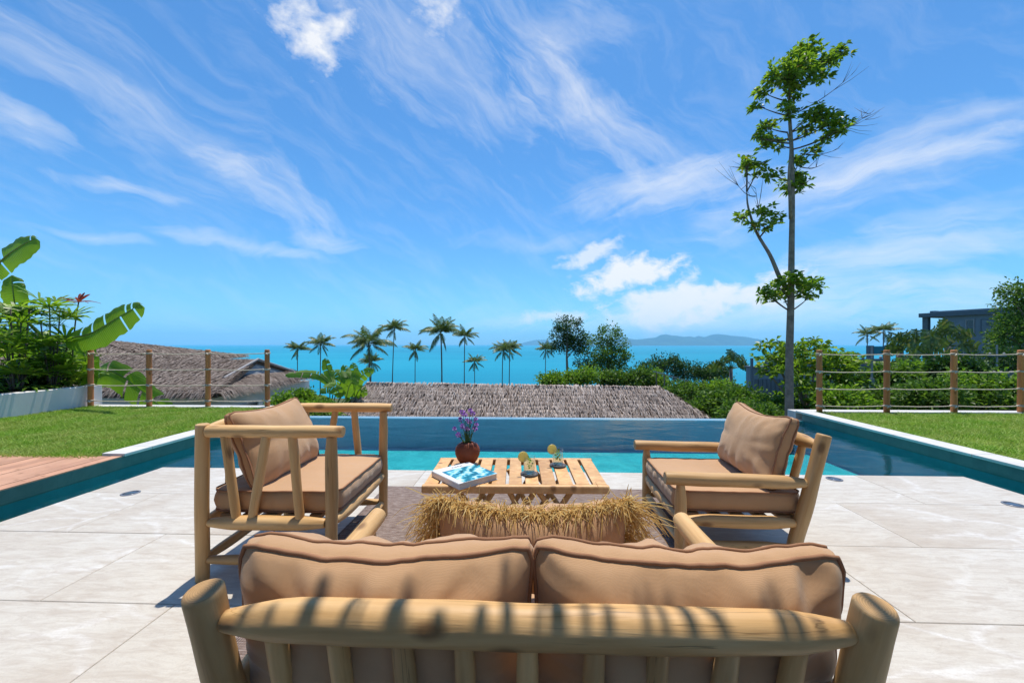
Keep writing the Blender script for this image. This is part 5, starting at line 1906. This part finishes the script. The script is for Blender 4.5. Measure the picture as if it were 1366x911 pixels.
def dark_building():
    A = D(1231, 419, 44.0); B = D(1420, 405, 35.0)
    o = Vector((A.x, A.y, hill(A.x, A.y)))
    yaw = math.atan2(B.y - A.y, B.x - A.x)
    e = empty('modern_building', o, yaw)
    tag(e, 'dark blue grey flat roofed building behind the fan palms', 'building')
    H = A.z - o.z
    L_ = 12.0
    # open frame at the far corner, solid block towards the viewer
    MB().box(1.75, L_, 0.0, 9.0, 0.0, H - .38).build('wall', M['slate_wall'], e)
    MB().box(-.2, L_ + .4, -.35, 9.4, H - .375, H + .06).build('roof_slab', M['slate_dark'], e)
    MB().box(.9, L_ + .2, -.1, 9.0, H + .062, H + .22).build('parapet', M['slate_wall'], e)
    MB().box(.5, .95, .2, .8, H + .064, H + .30).build('roof_vent', M['slate_dark'], e)
    for x, y in ((0.0, -.1), (0.0, 8.4)):
        MB().box(x, x + .45, y, y + .55, 0, H - .377).build('column', M['slate_dark'], e)
    MB().box(0.46, 1.74, -.2, 9.0, H - 3.15, H - 2.9).build('balcony_slab', M['concrete'], e)
    MB().box(0.47, 1.72, -.18, -.12, H - 2.88, H - 1.95).build('balcony_glass', M['windowglass'], e)
    for (x0, x1, z0, z1, kind) in ((3.45, 3.95, 2.35, .85, 'w'), (4.5, 5.35, 2.3, .9, 'p'), (2.9, 3.2, 5.2, 3.5, 'w'), (3.75, 4.1, 5.2, 3.5, 'w'), (5.6, 6.1, 5.2, 3.5, 'w'), (6.2, 6.7, 2.35, .9, 'w'), (8.0, 9.0, 2.35, .9, 'w')):
        a0, a1 = H - z0, H - z1
        f = MB()
        f.box(x0 - .06, x1 + .06, -.08, -.003, a1, a1 + .06).box(x0 - .06, x1 + .06, -.10, -.003, a0 - .06, a0).box(x0 - .06, x0, -.08, -.003, a0, a1).box(x1, x1 + .06, -.08, -.003, a0, a1)
        w_ = f.build('window', M['concrete' if kind == 'w' else 'slate_dark'], e)
        MB().box(x0, x1, -.035, -.004, a0, a1).build('pane', M['windowglass' if kind == 'w' else 'slate_wall'], w_)
    nb = MB()
    nb.tube([(5.0, -.05, H - 1.3), (5.0, -.22, H - 1.3)], [.17, .17], 14)
    nb.build('wall_lamp', M['slate_dark'], e)


dark_building()


def low_house():
    d = 27.0
    c = D(1150, 484, d)
    o = Vector((c.x, c.y, hill(c.x, c.y)))
    e = empty('low_house', o)
    tag(e, 'low grey house with mossy flat roof behind the first right fence gap', 'house')
    H = c.z - o.z
    MB().box(-1.9, 3.2, 0, 6, 0, H - .5).build('wall', M['slate_wall'], e)
    MB().box(-2.4, 3.6, -.7, 6.6, H - .495, H - .05).build('roof_edge', M['slate_dark'], e)
    MB().box(-2.3, 3.5, -.6, 6.5, H - .045, H + .03).build('roof', M['roof_green'], e)
    MB().box(-2.6, 3.4, -1.6, -.3, H - 2.2, H - 2.05).build('canopy', M['thatch_under'], e)
    for x in (-.9, .8, 2.2):
        f = MB().box(x - .06, x + .96, -.06, -.003, H - 1.75, H - 1.68).box(x - .06, x + .96, -.06, -.003, H - .78, H - .71).box(x - .06, x, -.06, -.003, H - 1.68, H - .78).box(x + .9, x + .96, -.06, -.003, H - 1.68, H - .78)
        w_ = f.build('window', M['slate_dark'], e)
        MB().box(x, x + .9, -.03, -.004, H - 1.68, H - .78).build('pane', M['windowglass'], w_)


low_house()


def garden_wall():
    c = D(1270, 497, 19.0)
    o = Vector((c.x, c.y, hill(c.x, c.y)))
    e = empty('garden_wall', o, -.1)
    tag(e, 'dark grey garden wall behind the shrubs of the right fence', 'wall')
    H = c.z - o.z
    MB().box(-4.2, 5.0, 0, .2, 0, H).build('wall', M['slate_dark'], e)
    MB().box(-4.25, 5.05, -.04, .24, H + .001, H + .07).build('cap', M['concrete'], e)
    for x in (-4.1, -1.2, 1.7, 4.6):
        MB().box(x, x + .3, -.06, -.002, 0, H - .002).build('pier', M['slate_wall'], e)


garden_wall()


def glass_house():
    d = 48.0
    c = D(1178, 461, d)
    o = Vector((c.x, c.y, hill(c.x, c.y)))
    e = empty('glass_balcony_house', o)
    tag(e, 'far grey frame with blue glass balcony above the right fence', 'building')
    H = c.z - o.z
    for x in (-1.6, .4, 2.0):
        MB().box(x, x + .5, 0, .5, 0, H).build('column', M['slate_dark'], e)
    MB().box(-2, 3, .55, 6, 0, H - 3.2).build('wall', M['slate_wall'], e)
    M['blue_glass'] = MT('blue_glass').set(color=(0.04, 0.30, 0.42), rough=0.1, spec=0.7).m
    for x in (-1.05, .95):
        MB().box(x, x + .98 + (.4 if x < 0 else .02), .2, .26, H - 1.1, H - .1).build('pane', M['blue_glass'], e)


glass_house()


def grey_gate_house():
    d = 20.0
    c = D(1022, 491, d)
    o = Vector((c.x, c.y, hill(c.x, c.y)))
    e = empty('grey_hut', o)
    tag(e, 'dark grey boarded hut left of the tall tree trunk', 'hut')
    H = c.z - o.z
    MB().box(-0.6, 1.55, 0, 0.7, 0, H).build('wall', M['slate_wall'], e)
    for k in range(10):
        x = -0.6 + k * .21
        MB().box(x, x + .17, -.035, -.002, 0, H - .55).build('board', M['slate_dark'], e)
    MB().box(-.66, 1.62, -.1, .78, H + .002, H + .08).build('roof', M['slate_dark'], e)
    MB().box(1.05, 1.42, -.06, -.003, H - .50, H - .06).build('sign_panel', M['white'], e)
    MB().box(-.80, -.70, -.1, 0, 0, H + .5).build('post', M['slate_dark'], e)


grey_gate_house()


def sea_hut():
    d = 30.0
    c = D(905, 502, d)
    o = Vector((c.x, c.y, hill(c.x, c.y)))
    e = empty('lean_to', o)
    tag(e, 'small lean-to roof on posts behind the thatch corner', 'shelter')
    z = c.z - o.z
    MB().add([(-1.2, 0, z + .25), (.9, 0, z - .35), (.9, 2.0, z - .3), (-1.2, 2.0, z + .3), (-1.2, 0, z + .17), (.9, 0, z - .43), (.9, 2.0, z - .38), (-1.2, 2.0, z + .22)],
             [(0, 1, 2, 3), (7, 6, 5, 4), (0, 4, 5, 1), (1, 5, 6, 2), (2, 6, 7, 3), (3, 7, 4, 0)]).build('roof', M['concrete'], e)
    for x, y in ((-1.0, .15), (-.3, .15), (.7, .15), (-1.0, 1.8), (.7, 1.8)):
        MB().tube([(x, y, 0), (x, y, z - .05 - x * .26 - .06)], .05, 6).build('post', M['bark'], e)


sea_hut()


def pole(px, top, bot, d, label, arm):
    p = D(px, bot, d); t = D(px, top, d)
    gz = hill(p.x, p.y)
    e = empty('utility_pole', (p.x, p.y, gz))
    tag(e, label, 'pole', 'utility poles behind the right fence')
    H = t.z - gz
    MB().box(-.05, .05, -.05, .05, -.2, H * .72).box(-.022, .022, -.022, .022, H * .72 + .001, H).build('shaft', M['grey_board'], e)
    MB().box(-.35 * arm, .35 * arm, -.05, .05, H - .5, H - .42).build('crossarm', M['slate_dark'], e)
    for x in (-.3, .3):
        b = MB(); lathe(b, [(0.0, 0), (.03, 0), (.045, .04), (.03, .08), (.0, .1)], 8)
        b.build('insulator', M['concrete'], e, True, Matrix.Translation((x * arm, 0, H - .418)))


pole(1163, 462, 552, 13.5, 'grey square pole near the first right fence gap', 1.0)
pole(1330, 460, 535, 17.0, 'pale concrete pole near the last right fence post', 1.0)

# ------------------------------------------------------------------ planter and left garden
def banana_leaf(parent, o, path, width, seed, tears=7, tilt=0.25):
    """path: world points along the midrib"""
    r = random.Random(seed)
    P = smooth_path([Vector(p) - o for p in path], 16)
    n = len(P)
    fr = frames(P)
    V, F, UV = [], [], []
    cols = 5
    torn = {r.randint(int(n * .2), n - 3): r.choice((-1, 1)) for _ in range(tears)}
    Lp = sum((P[i + 1] - P[i]).length for i in range(n - 1))
    hz = Vector((0, 0, 1))
    view = Vector((0, -1, .35)).normalized()
    for s in (-1, 1):
        base = len(V)
        for i in range(n):
            t = i / (n - 1)
            tg = fr[i][1]
            nr = (view - tg * view.dot(tg)).normalized()
            nr = Matrix.Rotation(tilt, 3, tg) @ nr
            sd = tg.cross(nr).normalized() * s
            f = (math.sin(math.pi * min(.99, t * .93 + .045)) ** .42) * (1 if t < .93 else max(0.05, 1 - ((t - .93) / .07) ** 2 * .75))
            wav = .05 * math.sin(i * .45 + seed) + .035 * math.sin(i * 1.15 + seed * 2)
            for c in range(cols):
                u = c / (cols - 1)
                w = width / 2 * f * u * (1 + wav * u)
                p = P[i] + sd * w + nr * (-.10 * width * u * u + .05 * width * u) + tg * (.12 * width * u) + Vector((0, 0, -.12 * width * u * u))
                V.append(tuple(p)); UV.append((s * u, t * Lp))
        for i in range(n - 1):
            if torn.get(i) == s:
                continue
            for c in range(cols - 1):
                a = base + i * cols + c
                F.append((a, a + 1, a + cols + 1, a + cols))
    me = MB().add(V, F).mesh('leaf', M['banana'], True)
    ul = me.uv_layers.new(name='UVMap')
    li = np.zeros(len(me.loops), int); me.loops.foreach_get('vertex_index', li)
    ul.data.foreach_set('uv', np.array(UV)[li].reshape(-1))
    lf = link('leaf', me, parent)
    MB().tube(P, [.016 * (1 - .8 * i / (n - 1)) + .002 for i in range(n)], 6).build('midrib', M['midrib'], lf, True)
    return lf


def banana(label, foot, leaves, seed, stem_h=1.0):
    o = Vector(foot)
    e = empty('banana_plant', o)
    tag(e, label, 'banana plant')
    MB().tube([(0, 0, -.1), (.02, 0, stem_h * .5), (0, 0, stem_h)], [.09, .075, .06], 10).build('stem', M['midrib'], e, True)
    for i, (path, w) in enumerate(leaves):
        pts = [D(*q) for q in path]
        first = pts[0] - o
        MB().tube(bez((0, 0, stem_h * .8), (first.x * .3, first.y * .3, max(stem_h, first.z * .8)), first, 7), [.035, .03, .027, .024, .021, .018, .015], 6).build('petiole', M['midrib'], e, True)
        banana_leaf(e, o, pts, w, seed * 10 + i)
    return e


banana('banana plant with broad leaves rising from the planter at left', D(60, 512, 7.6) * 1.0,
       [([(84, 452, 7.3), (120, 445, 7.2), (155, 425, 7.1), (187, 406, 7.0)], .52), ([(-30, 388, 6.6), (0, 350, 6.5), (25, 330, 6.4), (47, 318, 6.4)], .42),
        ([(26, 452, 7.4), (22, 420, 7.3), (18, 392, 7.2), (16, 368, 7.2)], .42), ([(78, 500, 7.9), (45, 470, 7.6), (20, 455, 7.4), (-10, 450, 7.2)], .6),
        ([(92, 455, 7.9), (108, 462, 7.8), (116, 490, 7.75), (114, 525, 7.7)], .55), ([(70, 505, 7.7), (50, 490, 7.5), (20, 488, 7.3), (0, 500, 7.2)], .5)], 3, 1.0)
banana('banana plant with drooping leaves behind the left rope fence', Vector((D(121, 560, 8.65).x, 8.65, -2.3)),
       [([(122, 505, 8.6), (150, 496, 8.4), (190, 522, 8.3), (232, 556, 8.3)], .62)], 4, 2.75)
banana('clump of banana leaves left of the thatched roof', Vector((D(440, 560, 14.2).x, 14.2, -2.95)),
       [([(440, 512, 14.1), (425, 500, 13.9), (405, 497, 13.8), (382, 499, 13.7)], .32), ([(446, 515, 14.2), (440, 500, 14.3), (436, 488, 14.3), (434, 478, 14.3)], .34),
        ([(450, 520, 14.0), (455, 508, 13.8), (452, 498, 13.8), (442, 495, 13.8)], .42), ([(455, 530, 13.8), (450, 520, 13.6), (440, 515, 13.5), (428, 520, 13.4)], .42),
        ([(460, 520, 14.3), (462, 505, 14.3), (462, 495, 14.4), (458, 487, 14.4)], .36), ([(462, 530, 13.8), (466, 515, 13.7), (470, 510, 13.6), (476, 512, 13.6)], .44),
        ([(450, 540, 13.7), (430, 532, 13.5), (418, 535, 13.4), (410, 545, 13.4)], .42), ([(466, 530, 14.0), (471, 512, 14.1), (474, 500, 14.2), (476, 492, 14.2)], .32)], 5, 1.5)
banana('banana plant beside the left hip of the thatched roof', Vector((D(452, 560, 14.6).x, 14.6, -3.0)),
       [([(473, 520, 14.6), (479, 506, 14.5), (487, 497, 14.4), (497, 492, 14.4)], .38), ([(472, 518, 14.7), (473, 502, 14.8), (472, 492, 14.8), (471, 484, 14.8)], .34),
        ([(470, 525, 14.4), (466, 508, 14.3), (462, 500, 14.3), (452, 497, 14.3)], .40), ([(474, 530, 14.3), (479, 520, 14.1), (483, 520, 14.0), (486, 526, 14.0)], .38), ([(470, 530, 14.3), (467, 520, 14.1), (466, 522, 14.0), (462, 532, 14.0)], .36)], 6, 1.6)
for i, (px, py, d, rx, ry, lb) in enumerate([(378, 540, 11.5, 22, 16, 'feathery pale shrub before the white house wall'), (405, 532, 12.5, 20, 14, 'yellow green shrub left of the banana clump'), (430, 548, 11.2, 30, 12, 'low green shrub under the banana clump')]):
    bush('garden_shrub', 'shrub', lb, px, py, d, rx, ry, 1500, M['leaf_lime'], 600 + i, 'shrubs beside the banana clump', 5.0)


def fan_leaf(b, p0, p1, L, r, n=9):
    """lady palm leaf: petiole then a hand of narrow fingers"""
    dr = (p1 - p0).normalized()
    b.tube([p0, (p0 + p1) / 2 + Vector((0, 0, .02)), p1], [.005, .004, .003], 4, False)
    side = dr.cross(Vector((0, 0, 1))).normalized() if abs(dr.z) < .95 else Vector((1, 0, 0))
    up = side.cross(dr)
    for k in range(n):
        a = (k / (n - 1) - .5) * 3.4
        d = (dr * math.cos(a) + side * math.sin(a) + up * r.uniform(-.05, .25)).normalized()
        l = L * (1 - .25 * abs(a) / 1.7) * r.uniform(.85, 1.1)
        w = up.cross(d).normalized() * L * .055
        m1 = p1 + d * l * .4; m2 = p1 + d * l * .75 + Vector((0, 0, -l * .06)); t = p1 + d * l + Vector((0, 0, -l * .2))
        b.add([p1 - w * .3, p1 + w * .3, m1 + w, m2 + w * .8, t, m2 - w * .8, m1 - w], [(0, 1, 2, 6), (6, 2, 3, 5), (5, 3, 4)])


def lady_palm(foot, heads, label, seed, L=.30, per=5):
    o = Vector(foot)
    e = empty('lady_palm', o)
    tag(e, label, 'palm plant', 'lady palms in the planter')
    r = random.Random(seed)
    for (px, py, d) in heads:
        top = D(px, py, d) - o
        MB().tube(bez((top.x * .35, top.y * .35, -.05), (top.x * .7, top.y * .7, top.z * .5), top, 6), [.014, .013, .012, .011, .010, .009], 6).build('stem', M['twig'], e, True)
        b = MB()
        for k in range(per):
            a = r.uniform(0, 6.28); el = r.uniform(.0, 1.1)
            dr = Vector((math.cos(a) * math.cos(el), math.sin(a) * math.cos(el), math.sin(el)))
            st = top + Vector((0, 0, -r.uniform(0, .3)))
            fan_leaf(b, st, st + dr * r.uniform(.12, .26), L * r.uniform(.8, 1.15), r)
        b.build('leaves', M['fan'], e)


lady_palm(D(70, 510, 7.25), [(66, 408, 7.2), (80, 415, 7.3), (54, 428, 7.1), (72, 455, 7.2), (90, 460, 7.4), (60, 470, 7.1), (80, 484, 7.25), (92, 488, 7.45), (66, 498, 7.1)], 'tall lady palm with fan leaves against the sky in the planter', 21, .42, 5)
lady_palm(D(22, 515, 6.75), [(14, 412, 6.7), (40, 408, 6.9), (28, 430, 6.8), (5, 440, 6.6), (36, 460, 6.9), (12, 470, 6.6), (40, 485, 6.9), (25, 500, 6.75), (5, 500, 6.6)], 'yellowish lady palm at the left picture edge of the planter', 22, .40, 5)
lady_palm(D(-40, 526, 6.2), [(-25, 430, 6.2), (-45, 450, 6.2), (-15, 470, 6.2), (-30, 500, 6.1)], 'lady palm cut by the left picture edge', 23, .38, 5)
lady_palm(D(98, 508, 7.6), [(102, 486, 7.6), (94, 500, 7.5), (105, 500, 7.65), (86, 503, 7.4), (108, 490, 7.75)], 'short lady palm beside the first left fence post', 24, .28, 6)
for i, (px, py, d, rx, ry, mt, lb) in enumerate([(14, 504, 7.1, 34, 22, 'leaf_dark', 'dark undergrowth at the left end of the planter'), (64, 498, 7.6, 32, 22, 'leaf_mid', 'undergrowth below the tall lady palm'), (98, 484, 8.1, 18, 28, 'leaf_mid', 'leafy shrub behind the end of the planter wall')]):
    bush('planter_shrub', 'shrub', lb, px, py, d, rx, ry, 1300, M[mt], 640 + i, 'undergrowth in the planter', 7.5, base=.33 if i < 2 else -2.3)


def cordyline():
    o = D(95, 506, 7.55)
    e = empty('cordyline', o)
    tag(e, 'red leaved cordyline on a thin stem above the planter', 'plant')
    top = D(105, 403, 7.6) - o
    MB().tube(bez((0, 0, -.2), (.02, 0, top.z * .6), top, 8), [.016, .014, .013, .012, .011, .011, .01, .01], 6).build('stem', M['twig'], e, True)
    r = random.Random(4)
    for k, (a, el, l) in enumerate(((0.1, .25, .40), (.5, 1.0, .30), (1.3, 1.25, .30), (2.2, 1.1, .30), (2.9, .35, .42), (3.3, .15, .36), (4.2, .5, .3), (5.4, .45, .32), (5.9, .2, .36), (2.6, .7, .34))):
        d = Vector((math.cos(a) * math.cos(el), math.sin(a) * math.cos(el), math.sin(el)))
        sd = d.cross(Vector((0, .3, 1))).normalized() * .026
        b = MB(); V = []
        for i in range(7):
            t = i / 6
            p = top + d * l * t + Vector((0, 0, -.30 * l * t * t))
            w = math.sin(math.pi * (t * .92 + .06)) ** .7
            V += [p - sd * w, p + Vector((0, 0, -.006)), p + sd * w]
        F = [(i * 3 + j, i * 3 + j + 1, i * 3 + j + 4, i * 3 + j + 3) for i in range(6) for j in range(2)]
        b.add(V, F).build('leaf', M['cordyline'], e, True)


cordyline()

# ------------------------------------------------------------------ sea air
def haze():
    o = MB().box(-27000, 27000, -300, 26500, SEA_Z - 2, 700).build('haze')
    m = bpy.data.materials.new('sea_air'); m.use_nodes = True
    nt = m.node_tree; nt.nodes.clear()
    out = nt.nodes.new('ShaderNodeOutputMaterial')
    v = nt.nodes.new('ShaderNodeVolumePrincipled')
    v.inputs['Color'].default_value = (0.34, 0.70, 1.0, 1)
    v.inputs['Density'].default_value = HAZE
    v.inputs['Anisotropy'].default_value = 0.0
    nt.links.new(v.outputs[0], out.inputs['Volume'])
    o.data.materials.append(m)
    tag(o, 'thin blue sea haze over the bay', 'haze', kind='stuff')


HAZE = 4.6e-5
haze()
